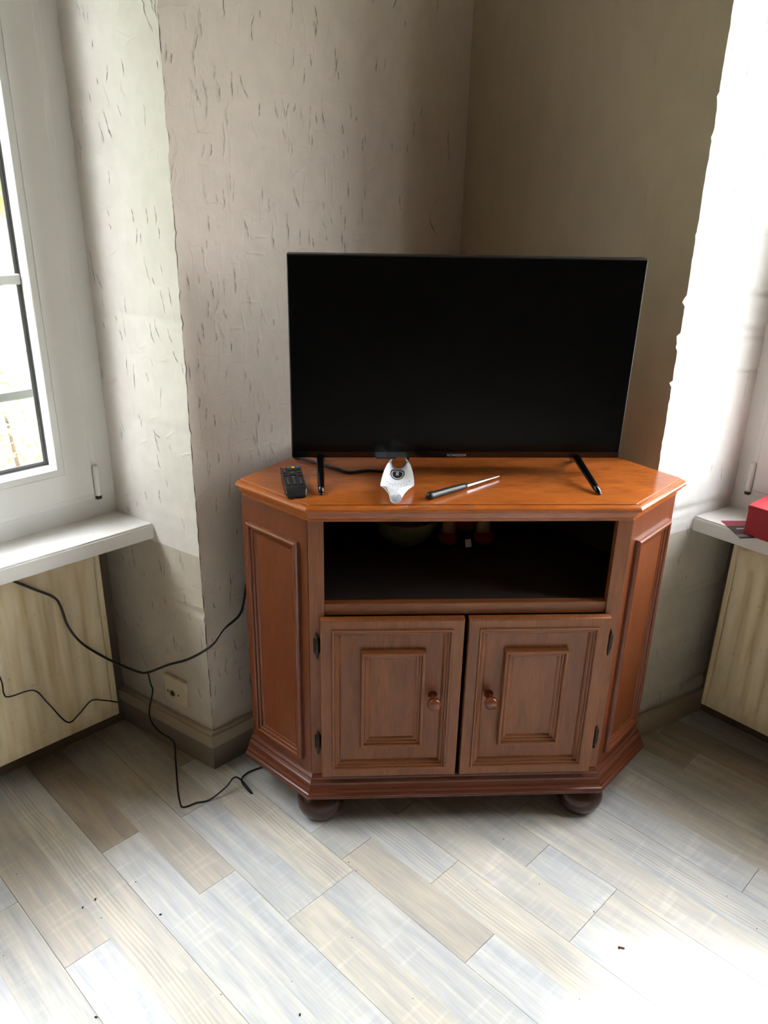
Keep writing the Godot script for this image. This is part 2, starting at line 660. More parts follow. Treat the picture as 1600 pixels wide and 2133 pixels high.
func make_materials() -> void:
	M.plaster_left = wall_mat(T.left, 0.55)
	M.plaster_left_reveal = wall_mat(T.left_reveal, 0.45)
	M.plaster_right = wall_mat(T.right, 0.25)
	M.plaster_right_reveal = wall_mat(T.right_reveal, 0.35)
	M.plaster = mat(Color(0.56, 0.51, 0.45), 0.85)
	M.ceiling = mat(Color(0.60, 0.57, 0.53), 0.9)
	M.under_sill_shade = mat(Color(0.44, 0.39, 0.345), 0.85)  # darkened so the recess shade is painted into the niche wall
	M.baseboard = mat(Color(0.66, 0.60, 0.52), 0.55)
	M.baseboard_low = mat(Color(0.50, 0.455, 0.42), 0.6)
	M.pvc = mat(Color(0.925, 0.925, 0.91), 0.35)
	M.gasket = mat(Color(0.40, 0.40, 0.40), 0.5)
	M.sill = mat(Color(0.88, 0.87, 0.85), 0.3)
	M.glass = mat(Color(1, 1, 1, 0.04), 0.0)
	M.glass.transparency = BaseMaterial3D.TRANSPARENCY_ALPHA
	M.subfloor = mat(Color(0.30, 0.27, 0.24), 0.8)
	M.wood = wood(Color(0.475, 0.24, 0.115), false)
	M.wood_flat = wood(Color(0.50, 0.245, 0.115), true)
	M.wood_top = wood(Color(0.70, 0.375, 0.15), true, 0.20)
	M.wood_trim = wood(Color(0.48, 0.245, 0.13), true, 0.28)
	M.wood_front = wood(Color(0.57, 0.335, 0.178), false, 0.45)
	M.wood_front_flat = wood(Color(0.555, 0.325, 0.170), true, 0.42)
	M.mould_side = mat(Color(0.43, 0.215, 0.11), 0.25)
	M.plinth = mat(Color(0.36, 0.175, 0.105), 0.26)
	M.mould_front = mat(Color(0.50, 0.295, 0.16), 0.42)
	M.wood_foot = mat(Color(0.21, 0.085, 0.06), 0.22)
	M.wood_inside_shade = mat(Color(0.11, 0.065, 0.05), 0.75)  # the open shelf's darkness is painted into this near-black wood
	M.iron = mat(Color(0.20, 0.17, 0.15), 0.4, 0.7)
	M.screen = mat(Color(0.012, 0.012, 0.014), 0.22)
	M.screen.metallic_specular = 0.28
	M.black = mat(Color(0.035, 0.035, 0.04), 0.38)
	M.black_gloss = mat(Color(0.03, 0.028, 0.035), 0.16)
	M.logo = mat(Color(0.62, 0.62, 0.64), 0.4)
	M.remote = mat(Color(0.07, 0.07, 0.075), 0.42)
	M.key = mat(Color(0.035, 0.035, 0.045), 0.4)
	M.key_print = mat(Color(0.72, 0.72, 0.74), 0.5)
	M.red_key = mat(Color(0.85, 0.2, 0.24), 0.5)
	M.green_key = mat(Color(0.25, 0.55, 0.22), 0.5)
	M.yellow_key = mat(Color(0.85, 0.78, 0.2), 0.5)
	M.blue_key = mat(Color(0.2, 0.4, 0.72), 0.5)
	M.cable = mat(Color(0.045, 0.042, 0.045), 0.45)
	M.radiator = mat(Color(0.86, 0.80, 0.665), 0.42)
	M.radiator.albedo_texture = T.enamel
	M.radiator.uv1_triplanar = true
	M.radiator.uv1_scale = Vector3(2.3, 1.7, 2.3)
	M.radiator_seam = mat(Color(0.30, 0.25, 0.18), 0.6)
	M.steel = mat(Color(0.70, 0.70, 0.72), 0.3, 0.9)
	M.handle = mat(Color(0.06, 0.06, 0.068), 0.4)
	M.paper = mat(Color.WHITE, 0.7)
	M.paper.albedo_texture = T.receipt
	M.leaflet = mat(Color.WHITE, 0.4)
	M.leaflet.albedo_texture = T.leaflet
	M.red_box = mat(Color(0.60, 0.13, 0.17), 0.5)
	M.white_print = mat(Color(0.95, 0.9, 0.9), 0.5)
	M.socket = mat(Color(0.80, 0.745, 0.64), 0.5)
	M.hole = mat(Color(0.05, 0.045, 0.04), 0.7)
	M.brass = mat(Color(0.6, 0.5, 0.28), 0.4, 0.8)
	M.bowl = mat(Color(0.38, 0.40, 0.30), 0.3)
	M.plush_red = mat(Color(0.42, 0.07, 0.06), 0.95)
	M.plush_cream = mat(Color(0.62, 0.56, 0.45), 0.95)
	M.label_white = mat(Color(0.9, 0.9, 0.9), 0.7)
	M.crumb = mat(Color(0.10, 0.07, 0.05), 0.8)
	M.chip = mat(Color(0.42, 0.16, 0.10), 0.7)
	M.smudge = mat(Color(0.66, 0.46, 0.36, 0.45), 0.6)
	M.smudge.transparency = BaseMaterial3D.TRANSPARENCY_ALPHA
	M.rail = mat(Color(0.42, 0.43, 0.42), 0.6)
	M.ground = mat(Color(0.45, 0.46, 0.42), 0.95)
	M.bark = mat(Color(0.33, 0.26, 0.19), 0.9)
	M.leaf = mat(Color(0.54, 0.60, 0.36), 0.6)
	M.leaf.backlight_enabled = true
	M.leaf.backlight = Color(0.45, 0.5, 0.25)
	M.leaf_pale = mat(Color(0.74, 0.74, 0.52), 0.6)
	M.leaf_pale.backlight_enabled = true
	M.leaf_pale.backlight = Color(0.6, 0.6, 0.38)
	M.outer_wall = mat(Color(0.75, 0.73, 0.68), 0.9)


# ------------------------------------------------------------------ room shell
# a plastered face from (a0, p0) to (a1, p1) of frame F with texture; the edge columns can be ragged
func face(st: SurfaceTool, F: Transform3D, a: Vector2, b: Vector2, y0: float, y1: float, metres: float, rag_b: Array, rag_a: Array, out: Vector3) -> void:
	var rows := rag_b.size() - 1
	var len_ := a.distance_to(b)
	for i in rows:
		var t0 := float(i) / rows
		var t1 := float(i + 1) / rows
		var ya := lerpf(y0, y1, t0)
		var yb := lerpf(y0, y1, t1)
		var pa0: Vector2 = a + rag_a[i]
		var pa1: Vector2 = a + rag_a[i + 1]
		var pb0: Vector2 = b + rag_b[i]
		var pb1: Vector2 = b + rag_b[i + 1]
		var u1 := len_ / metres
		quad_uv(st, [F * Vector3(pa0.x, ya, pa0.y), F * Vector3(pb0.x, ya, pb0.y), F * Vector3(pb1.x, yb, pb1.y), F * Vector3(pa1.x, yb, pa1.y)],
			[Vector2(0, 1.0 - ya / CEIL), Vector2(u1, 1.0 - ya / CEIL), Vector2(u1, 1.0 - yb / CEIL), Vector2(0, 1.0 - yb / CEIL)], out)


func ragged(rows: int, amount: float, chip: float, seed_: int, dir: Vector2) -> Array:
	var n := noise(seed_, 0.06, 4)
	var n2 := noise(seed_ + 5, 0.25, 2)
	var out := []
	for i in rows + 1:
		var v := n.get_noise_1d(i) * amount + n2.get_noise_1d(i) * amount * 0.6
		var c := n2.get_noise_1d(i * 0.7 + 500.0)
		if c > 0.28:
			v -= (c - 0.28) * chip
		out.append(dir * v)
	return out


func side_wall(called: String, label: String, F: Transform3D, edge: float, splay: float, face_mat: Material, reveal_mat: Material, metres: float, chip: float, seed_: int) -> Node3D:
	# F: x along the wall from the corner, z into the room. The window recess starts at `edge`.
	var w := thing(called, label, "wall", F.origin, "", "structure")
	F.origin = Vector3.ZERO
	var far := edge + OPEN
	var rows := 320
	var none := []
	for i in rows + 1:
		none.append(Vector2.ZERO)
	var rag := ragged(rows, 0.0022, chip, seed_, Vector2(1, 0.3))
	var out_n := F.basis * Vector3(0, 0, 1)
	# pier between corner and window: plastered front, plastered reveal
	var st := smooth()
	face(st, F, Vector2(0, 0), Vector2(edge, 0), -0.008, CEIL, metres, rag, none, out_n)
	obj("plaster_face", st, face_mat, w)
	st = smooth()
	var back := Vector2(edge + splay * 0.46, -0.46)
	face(st, F, Vector2(edge, 0), back, -0.008, CEIL, 0.384, none, rag, F.basis * Vector3(1, 0, splay))
	obj("reveal", st, reveal_mat, w)
	# masonry core behind the plaster
	st = flat()
	prism(st, F, PackedVector2Array([Vector2(0, -0.012), Vector2(edge - 0.012, -0.012), Vector2(edge - 0.012 + splay * THICK, -THICK), Vector2(-THICK, -THICK), Vector2(-THICK, -0.012)]), -0.008, CEIL)
	# far pier
	prism(st, F, PackedVector2Array([Vector2(far, 0), Vector2(ROOM + THICK, 0), Vector2(ROOM + THICK, -THICK), Vector2(far - splay * THICK, -THICK)]), -0.008, CEIL)
	# lintel over the recess and the wall below the window
	prism(st, F, PackedVector2Array([Vector2(edge - 0.03, 0), Vector2(far + 0.03, 0), Vector2(far + 0.03, -THICK), Vector2(edge - 0.03, -THICK)]), HEAD, CEIL)
	obj("masonry", st, M.plaster, w)
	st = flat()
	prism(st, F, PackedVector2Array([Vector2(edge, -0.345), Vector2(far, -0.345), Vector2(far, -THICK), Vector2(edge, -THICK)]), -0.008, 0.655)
	obj("niche_back", st, M.under_sill_shade, w)
	return w


func build_shell() -> void:
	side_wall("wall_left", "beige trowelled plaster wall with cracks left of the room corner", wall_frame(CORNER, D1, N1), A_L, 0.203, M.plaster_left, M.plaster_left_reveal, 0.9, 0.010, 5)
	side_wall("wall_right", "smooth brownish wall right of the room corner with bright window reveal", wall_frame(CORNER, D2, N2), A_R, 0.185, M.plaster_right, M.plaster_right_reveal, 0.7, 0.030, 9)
	var st := flat()
	var F := wall_frame(CORNER, D1, N1)
	# the walls behind the camera
	var far1 := CORNER + D1 * ROOM
	var far2 := CORNER + D2 * ROOM
	var F3 := wall_frame(far1, D2, -N2)
	prism(st, Transform3D(F3.basis, Vector3.ZERO), PackedVector2Array([Vector2(-0.2, 0), Vector2(ROOM + 0.2, 0), Vector2(ROOM + 0.2, 0.3), Vector2(-0.2, 0.3)]), -0.008, CEIL)
	var o := obj("wall_back", st, M.plaster)
	o.position = far1
	tag(o, "plain wall behind the photographer facing the right window", "wall", "", "structure")
	st = flat()
	var F4 := wall_frame(far2, D1, -N1)
	prism(st, Transform3D(F4.basis, Vector3.ZERO), PackedVector2Array([Vector2(-0.2, 0), Vector2(ROOM + 0.2, 0), Vector2(ROOM + 0.2, 0.3), Vector2(-0.2, 0.3)]), -0.008, CEIL)
	o = obj("wall_front", st, M.plaster)
	o.position = far2
	tag(o, "plain wall behind the photographer facing the left window", "wall", "", "structure")
	st = flat()
	prism(st, Transform3D(Basis.IDENTITY, -CORNER), PackedVector2Array([v2(F * Vector3(-0.45, 0, -0.45)), v2(F * Vector3(ROOM + 0.4, 0, -0.45)), v2(CORNER + (D1 + D2) * (ROOM + 0.4)), v2(CORNER + D2 * (ROOM + 0.4) - N2 * 0.45)]), CEIL, CEIL + 0.2)
	o = obj("ceiling", st, M.ceiling)
	o.position = CORNER
	tag(o, "plain pale ceiling above the room", "ceiling", "", "structure")
	# sills
	sill("trim_1", "white window sill under the left window", wall_frame(CORNER + D1 * A_L, D1, N1), 0.203, -0.151)
	sill("trim_2", "white window sill under the right window with the red box on it", wall_frame(CORNER + D2 * A_R, D2, N2), 0.185, -0.166)
	# skirting
	var b := thing("baseboard_left", "two-step beige and grey baseboard round the left wall edge beside the cabinet", "baseboard", CORNER + D1 * A_L, "", "structure")
	var G := Transform3D(Basis(D1, UP, N1), Vector3.ZERO)
	var s := 0.203
	var strip := func(t: float) -> PackedVector2Array:
		# outline hugging wall and reveal at thickness t
		return PackedVector2Array([Vector2(-A_L + 0.002, 0.0), Vector2(-A_L + 0.002, t), Vector2(t * 0.82, t), Vector2(t * 1.02 + s * 0.345, -0.345), Vector2(s * 0.345, -0.345), Vector2(0, 0)])
	st = flat()
	prism(st, G, strip.call(0.010), 0.0, 0.0735)
	obj("lower_board", st, M.baseboard_low, b)
	st = flat()
	prism(st, G, strip.call(0.016), 0.0735, 0.108)
	prism(st, G, strip.call(0.010), 0.108, 0.115)
	obj("upper_board", st, M.baseboard, b)
	b = thing("baseboard_right", "plain beige baseboard along the right wall and its window reveal", "baseboard", CORNER + D2 * A_R, "", "structure")
	G = Transform3D(Basis(D2, UP, N2), Vector3.ZERO)
	s = 0.185
	var t := 0.010
	st = flat()
	prism(st, G, PackedVector2Array([Vector2(-A_R + 0.012, 0.0), Vector2(-A_R + 0.012, t), Vector2(t * 0.82, t), Vector2(t * 1.02 + s * 0.345, -0.345), Vector2(s * 0.345, -0.345), Vector2(0, 0)]), 0.0, 0.074)
	obj("board", st, M.baseboard, b)


func v2(p: Vector3) -> Vector2:
	return Vector2(p.x, p.z)


func sill(called: String, label: String, F: Transform3D, splay: float, front: float) -> void:
	var st := flat()
	var G := Transform3D(F.basis, Vector3.ZERO)
	# bevelled nose: three slices
	for k in [[0.6255, 0.629, 0.003], [0.629, 0.6605, 0.0], [0.6605, 0.665, 0.0035]]:
		var f: float = front - k[2]
		prism(st, G, PackedVector2Array([Vector2(-f * splay + 0.001, f), Vector2(OPEN + f * splay, f), Vector2(OPEN - 0.33 * splay, -0.33), Vector2(0.33 * splay, -0.33)]), k[0], k[1])
	var o := obj(called, st, M.sill)
	o.position = F.origin
	tag(o, label, "window sill", "", "structure")


# ------------------------------------------------------------------ floor planks
func build_floor() -> void:
	var root := thing("floor", "whitewashed oak laminate floor of pale strips laid diagonally", "floor", Vector3.ZERO, "", "structure")
	var F1 := wall_frame(CORNER, D1, N1)
	var F2 := wall_frame(CORNER, D2, N2)
	var outline := PackedVector2Array([v2(CORNER), v2(F2 * Vector3(A_R, 0, 0)), v2(F2 * Vector3(A_R + 0.064, 0, -0.345)), v2(F2 * Vector3(A_R + OPEN - 0.064, 0, -0.345)), v2(F2 * Vector3(A_R + OPEN, 0, 0)), v2(CORNER + D2 * ROOM),
		v2(CORNER + (D1 + D2) * ROOM), v2(CORNER + D1 * ROOM), v2(F1 * Vector3(A_L + OPEN, 0, 0)), v2(F1 * Vector3(A_L + OPEN - 0.07, 0, -0.345)), v2(F1 * Vector3(A_L + 0.07, 0, -0.345)), v2(F1 * Vector3(A_L, 0, 0))])
	var st := flat()
	prism(st, Transform3D.IDENTITY, Geometry2D.offset_polygon(outline, 0.25)[0], -0.12, -0.006)
	obj("subfloor", st, M.subfloor, root)
	# tones of the printed strips
	var tones := {"white": Color(0.93, 0.93, 0.925), "cool": Color(0.90, 0.90, 0.895), "cream": Color(0.925, 0.905, 0.865), "tan": Color(0.87, 0.838, 0.79), "grey": Color(0.865, 0.855, 0.825), "oak": Color(0.79, 0.735, 0.66)}
	var mats := {}
	for k in tones:
		for p in 3:
			var m := mat(tones[k] * Color(0.955, 0.957, 0.965), 0.42)
			m.albedo_texture = T["plank%d" % p]
			m.heightmap_enabled = true
			m.heightmap_texture = m.albedo_texture
			m.heightmap_scale = 0.012
			mats["%s%d" % [k, p]] = m
	# [first s, material] runs read off the photograph, strip by strip; strip k lies between w = k * 0.0965 and the next
	var laid := {
		11: [[-3.0, "cool0"], [-0.4, "white0"]],
		10: [[-3.0, "tan0"], [-0.75, "grey2"], [-0.42, "white0"]],
		9: [[-3.0, "grey0"], [-0.72, "cool2"], [-0.49, "grey2"], [0.45, "cream0"]],
		8: [[-3.0, "oak0"], [-1.1, "tan0"], [-0.268, "white2"]],
		7: [[-3.0, "oak0"], [-0.95, "cream1"], [0.32, "white0"]],
		6: [[-3.0, "tan2"], [-1.2, "oak0"], [-0.49, "white0"], [0.42, "cool2"]],
		5: [[-3.0, "oak0"], [-0.90, "tan0"], [-0.235, "white2"], [0.42, "cream0"]],
		4: [[-3.0, "tan0"], [-0.46, "cool2"], [-0.048, "cream0"], [0.48, "grey0"]],
		3: [[-3.0, "oak0"], [-0.62, "cream1"], [-0.048, "cool0"], [0.50, "white0"]],
		2: [[-3.0, "cool0"], [-0.20, "grey2"], [-0.09, "tan0"], [0.279, "white2"]],
		1: [[-3.0, "tan0"], [-0.30, "cool1"], [0.10, "cream1"]],
		0: [[-3.0, "grey0"], [-0.10, "cream2"], [0.40, "white0"]],
		-1: [[-3.0, "tan0"], [-0.12, "grey2"], [0.22, "cool2"], [0.40, "cream2"]],
		-2: [[-3.0, "oak0"], [-0.05, "cool2"], [0.10, "cream2"], [0.95, "white0"]],
		-3: [[-3.0, "tan0"], [-0.02, "cool1"], [0.8, "white1"]],
		-4: [[-3.0, "tan0"], [-0.05, "cool2"], [0.6, "cool0"]],
		-5: [[-3.0, "oak0"], [-0.10, "tan2"], [0.75, "grey2"]],
		-6: [[-3.0, "tan0"], [0.10, "grey0"]],
		-7: [[-3.0, "oak0"], [0.32, "tan2"]],
		-8: [[-3.0, "grey0"], [0.2, "oak0"]],
	}
	var names: Array = mats.keys()
	var u := Vector2(cos(deg_to_rad(48.0)), sin(deg_to_rad(48.0)))
	var n := Vector2(-u.y, u.x)
	var wide := 0.0965
	var r := RandomNumberGenerator.new()
	r.seed = 19
	for k in range(-34, 36):
		var runs: Array = laid.get(k, [])
		if runs.is_empty():
			var s := -3.2 - r.randf() * 0.6
			while s < 6.5:
				runs.append([s, names[r.randi() % names.size()]])
				s += r.randf_range(1.6, 2.6)
		for i in runs.size():
			var s0: float = runs[i][0]
			var s1: float = runs[i + 1][0] if i + 1 < runs.size() else s0 + 4.0
			if runs.size() > 0 and laid.has(k) and i + 1 == runs.size():
				s1 = 7.0
			# physical boards are two strips wide: their joints are a hair wider than the printed ones
			var g0 := 0.0005 if posmod(k, 2) == 1 else 0.0001
			var g1 := 0.0005 if posmod(k, 2) == 0 else 0.0001
			var w0 := k * wide + g0
			var w1 := (k + 1) * wide - g1
			var e := 0.0006
			var box := PackedVector2Array([u * (s0 + e) + n * w0, u * (s1 - e) + n * w0, u * (s1 - e) + n * w1, u * (s0 + e) + n * w1])
			for piece in Geometry2D.intersect_polygons(box, outline):
				plank(root, piece, u, n, s0, w0, wide, mats[runs[i][1]], r.randf() * 0.4, r.randf() < 0.5)


func plank(root: Node3D, poly: PackedVector2Array, u: Vector2, n: Vector2, s0: float, w0: float, wide: float, m: Material, shift: float, flip: bool) -> void:
	var st := flat()
	var idx := Geometry2D.triangulate_polygon(poly)
	var uv := func(p: Vector2) -> Vector2:
		var v := (p.dot(n) - w0) / wide
		return Vector2((p.dot(u) - s0) / 1.25 + shift, 1.0 - v if flip else v)
	for k in range(0, idx.size(), 3):
		var p := []
		var q := []
		for j in 3:
			var a: Vector2 = poly[idx[k + j]]
			p.append(Vector3(a.x, 0, a.y))
			q.append(uv.call(a))
		tri_uv(st, p, q, UP)
	var area := 0.0
	for i in poly.size():
		area += poly[i].cross(poly[(i + 1) % poly.size()])
	for i in poly.size():
		var a := poly[i]
		var b := poly[(i + 1) % poly.size()]
		var o := Vector2(b.y - a.y, a.x - b.x) * signf(area)
		quad_uv(st, [Vector3(a.x, 0, a.y), Vector3(b.x, 0, b.y), Vector3(b.x, -0.006, b.y), Vector3(a.x, -0.006, a.y)], [uv.call(a), uv.call(b), uv.call(b), uv.call(a)], Vector3(o.x, 0, o.y))
	obj("plank", st, m, root)


# ------------------------------------------------------------------ windows
func build_windows() -> void:
	window_unit("window_1", "white plastic window frame at the left edge, bright garden behind its glass", wall_frame(CORNER + D1 * A_L, D1, N1), 0.284, 0.0)
	window_unit("window_2", "white plastic window frame at the right edge above the red box", wall_frame(CORNER + D2 * A_R, D2, N2), 0.309, -0.006)


func window_unit(called: String, label: String, F: Transform3D, depth: float, shift: float) -> void:
	var w := thing(called, label, "window", F.origin, "", "structure")
	var G := Transform3D(F.basis, F.basis * Vector3(shift, 0, -depth))
	var W := OPEN
	var st := flat()
	frame(st, G, 0.04, 0.655, W - 0.04, HEAD + 0.01, [Vector2(0, -0.07), Vector2(0, 0.0), Vector2(0.057, 0.0), Vector2(0.057, -0.07)])
	obj("outer_frame", st, M.pvc, w)
	var mid := W * 0.5
	for c in [[0.0985, mid - 0.002], [mid + 0.002, W - 0.0985]]:
		var x0: float = c[0]
		var x1: float = c[1]
		var y0 := 0.713
		var y1 := HEAD - 0.05
		st = flat()
		frame(st, G, x0, y0, x1, y1, [Vector2(0, -0.03), Vector2(0, 0.006), Vector2(0.0015, 0.0075), Vector2(0.0135, 0.0075), Vector2(0.0150, 0.0105), Vector2(0.0165, 0.0115), Vector2(0.080, 0.0115), Vector2(0.0805, 0.0095), Vector2(0.0818, 0.0095), Vector2(0.0822, 0.0108), Vector2(0.0955, 0.009), Vector2(0.0975, 0.0065), Vector2(0.1005, -0.024), Vector2(0.1005, -0.05)])
		var sash := obj("casement", st, M.pvc, w)
		st = flat()
		frame(st, G, x0, y0, x1, y1, [Vector2(0.100, -0.0245), Vector2(0.1025, -0.025), Vector2(0.1030, -0.0285), Vector2(0.1045, -0.0285), Vector2(0.1050, -0.027), Vector2(0.110, -0.029), Vector2(0.110, -0.034)])
		obj("gasket", st, M.gasket, sash)
		st = flat()
		boxf(st, G, Vector3(x0 + 0.1005, y0 + 0.1005, -0.036), Vector3(x1 - 0.1005, y1 - 0.1005, -0.032))
		obj("pane", st, M.glass, sash)
		for y in [1.238, 1.765]:
			st = flat()
			boxf(st, G, Vector3(x0 + 0.1005, y - 0.0115, -0.0315), Vector3(x1 - 0.1005, y + 0.0115, -0.024), 0.003)
			obj("muntin", st, M.pvc, sash)
	st = smooth()
	lathe(st, Transform3D(G.basis, G * Vector3(0.1045, 0.722, 0.012)), [Vector2(0, 0), Vector2(0.006, 0), Vector2(0.0075, 0.003), Vector2(0.0075, 0.018), Vector2(0.0075, 0.075), Vector2(0.006, 0.078), Vector2(0, 0.078)], 16)
	obj("hinge", st, M.pvc, w)
	st = flat()
	boxf(st, G, Vector3(0.098, 0.7135, 0.0), Vector3(0.111, 0.7205, 0.017), 0.001)
	obj("hinge_pin", st, M.iron, w)


# ------------------------------------------------------------------ TV cabinet
func build_cabinet() -> void:
	var cab := thing("tv_cabinet", "brown stained wooden corner TV cabinet with two panelled doors and bun feet", "cabinet")
	var I := Transform3D.IDENTITY
	# outlines run corner to corner with the outside on n = (dy, -dx)
	var top := PackedVector2Array([Vector2(0.3475, 0.027), Vector2(0.505, -0.128), Vector2(0.290, -0.440), Vector2(-0.275, -0.436), Vector2(-0.505, -0.128), Vector2(-0.3475, 0.027)])
	top.reverse()
	# after reversing: edges 0 left chamfer, 1 left back, 2 back, 3 right back, 4 right chamfer, 5 front
	var wt := [1.0, 0.0, 0.0, 0.0, 1.0, 1.0]
	var st := flat()
	stack(st, top, wt, [Vector2(-0.026, 0.800), Vector2(-0.020, 0.800), Vector2(-0.020, 0.8065), Vector2(-0.0165, 0.809), Vector2(-0.0155, 0.8135), Vector2(-0.0105, 0.8155), Vector2(-0.0095, 0.8235), Vector2(-0.004, 0.8245), Vector2(-0.0012, 0.8262), Vector2(0.0, 0.829), Vector2(0.0, 0.8322), Vector2(-0.0015, 0.8348), Vector2(-0.0045, 0.8368), Vector2(-0.0085, 0.8378), Vector2(-0.0145, 0.8382), Vector2(-0.0150, 0.8372), Vector2(-0.0165, 0.8372), Vector2(-0.0172, 0.8395), Vector2(-0.0185, 0.8400)])
	obj("top", st, M.wood_top, cab)
	# carcass pieces
	var chamfer_l := wall_frame(Vector3(-0.342, 0, 0), Vector3(-sqrt(0.5), 0, -sqrt(0.5)), Vector3(-sqrt(0.5), 0, sqrt(0.5)))
	var chamfer_r := wall_frame(Vector3(0.342, 0, 0), Vector3(sqrt(0.5), 0, -sqrt(0.5)), Vector3(sqrt(0.5), 0, sqrt(0.5)))
	for F in [chamfer_l, chamfer_r]:
		st = flat()
		boxf(st, F, Vector3(0.006, 0.10, -0.018), Vector3(0.2195, 0.801, 0.0), 0.0008)
		obj("chamfer_side", st, M.wood, cab)
		st = flat()
		boxf(st, F, Vector3(0.012, 0.126, -0.022), Vector3(0.215, 0.799, -0.0185))
		obj("shade_lining", st, M.wood_inside_shade, cab)  # thin dark sheet added inside as painted shade, not a cabinet part
	# sides running back towards the corner, and the back
	for s in [-1.0, 1.0]:
		var a := Vector3(0.497 * s, 0, -0.155)
		var b := Vector3((0.285 if s > 0 else 0.270) * s, 0, -0.428)
		var d := (b - a).normalized()
		var nn: Vector3 = Vector3(-d.z, 0, d.x) * s
		st = flat()
		boxf(st, wall_frame(a, d, nn), Vector3(0, 0.10, -0.016), Vector3(a.distance_to(b), 0.801, 0.0))
		obj("side", st, M.wood_inside_shade, cab)
	st = flat()
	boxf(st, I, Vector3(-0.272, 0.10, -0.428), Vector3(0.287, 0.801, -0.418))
	obj("back_panel", st, M.wood_inside_shade, cab)
	for s in [-1.0, 1.0]:
		st = flat()
		boxf(st, I, Vector3(0.3115 * s, 0.10, -0.02), Vector3(0.3445 * s, 0.8005, 0.0), 0.0008)
		obj("stile", st, M.wood_front, cab)
	var deck := PackedVector2Array([Vector2(0.318, -0.001), Vector2(0.480, -0.155), Vector2(0.27, -0.418), Vector2(-0.257, -0.418), Vector2(-0.480, -0.155), Vector2(-0.318, -0.001)])
	st = flat()
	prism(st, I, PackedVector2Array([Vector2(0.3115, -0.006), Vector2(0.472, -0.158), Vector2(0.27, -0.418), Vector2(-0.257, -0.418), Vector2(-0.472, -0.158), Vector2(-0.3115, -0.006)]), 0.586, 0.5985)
	obj("shelf", st, M.wood_inside_shade, cab)
	st = flat()
	boxf(st, I, Vector3(-0.3115, 0.572, -0.024), Vector3(0.3115, 0.600, -0.004), 0.0015)
	obj("shelf_rail", st, M.wood_front_flat, cab)
	st = flat()
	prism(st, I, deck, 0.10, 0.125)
	obj("bottom", st, M.wood_inside_shade, cab)
	# plinth moulding
	var foot := PackedVector2Array([Vector2(0.342, 0.0), Vector2(0.497, -0.155), Vector2(0.285, -0.428), Vector2(-0.270, -0.428), Vector2(-0.497, -0.155), Vector2(-0.342, 0.0)])
	foot.reverse()
	st = flat()
	stack(st, foot, wt, [Vector2(-0.03, 0.0885), Vector2(0.0285, 0.0885), Vector2(0.0285, 0.0925), Vector2(0.0305, 0.0955), Vector2(0.031, 0.0995), Vector2(0.029, 0.1030), Vector2(0.0255, 0.1045), Vector2(0.0235, 0.1095), Vector2(0.0195, 0.1145), Vector2(0.0165, 0.1215), Vector2(0.0160, 0.1265), Vector2(0.0135, 0.1285), Vector2(0.0095, 0.1325), Vector2(0.0088, 0.1375), Vector2(0.0045, 0.1415), Vector2(0.0, 0.1425)])
	obj("plinth", st, M.plinth, cab)
	# bun feet
	for p in [Vector2(-0.3255, -0.030), Vector2(0.322, -0.030), Vector2(-0.25, -0.36), Vector2(0.26, -0.36)]:
		st = smooth()
		lathe(st, Transform3D(Basis.IDENTITY, Vector3(p.x, 0, p.y)), [Vector2(0, 0), Vector2(0.036, 0), Vector2(0.041, 0.004), Vector2(0.044, 0.010), Vector2(0.051, 0.018), Vector2(0.056, 0.030), Vector2(0.0575, 0.042), Vector2(0.056, 0.054), Vector2(0.050, 0.066), Vector2(0.041, 0.074), Vector2(0.034, 0.078), Vector2(0.034, 0.089), Vector2(0, 0.089)], 36)
		obj("bun_foot", st, M.wood_foot, cab)
	# panel mouldings on the chamfered sides
	var side_prof := [Vector2(0, 0.0), Vector2(0.0, 0.006), Vector2(0.0015, 0.0095), Vector2(0.005, 0.0115), Vector2(0.009, 0.0110), Vector2(0.0115, 0.0085), Vector2(0.0122, 0.0040), Vector2(0.0132, 0.0040), Vector2(0.0136, 0.0070), Vector2(0.016, 0.0068), Vector2(0.0185, 0.0045), Vector2(0.0193, 0.0012), Vector2(0.0203, 0.0012), Vector2(0.0206, 0.0030), Vector2(0.0235, 0.0028), Vector2(0.0265, 0.0006), Vector2(0.028, 0.0001)]
	for F in [chamfer_l, chamfer_r]:
		st = flat()
		frame(st, F, 0.032, 0.170, 0.1975, 0.741, side_prof)
		obj("side_moulding", st, M.mould_side, cab)
		st = flat()
		boxf(st, F, Vector3(0.058, 0.196, -0.0005), Vector3(0.1715, 0.715, 0.0006))
		obj("side_panel", st, M.wood, cab)
	# doors
	for s in [-1.0, 1.0]:
		var x0 := -0.3205 if s < 0 else 0.0045
		var x1 := -0.0045 if s < 0 else 0.3205
		var y0 := 0.1465
		var y1 := 0.572
		st = flat()
		# door board with a rounded outer edge and a rail round the sunk field
		frame(st, I, x0, y0, x1, y1, [Vector2(0, 0.001), Vector2(0, 0.0165), Vector2(0.0012, 0.019), Vector2(0.0035, 0.020), Vector2(0.024, 0.020), Vector2(0.024, 0.008)])
		boxf(st, I, Vector3(x0 + 0.0005, y0 + 0.0005, 0.001), Vector3(x1 - 0.0005, y1 - 0.0005, 0.0085))
		var door := obj("door", st, M.wood_front, cab)
		st = flat()
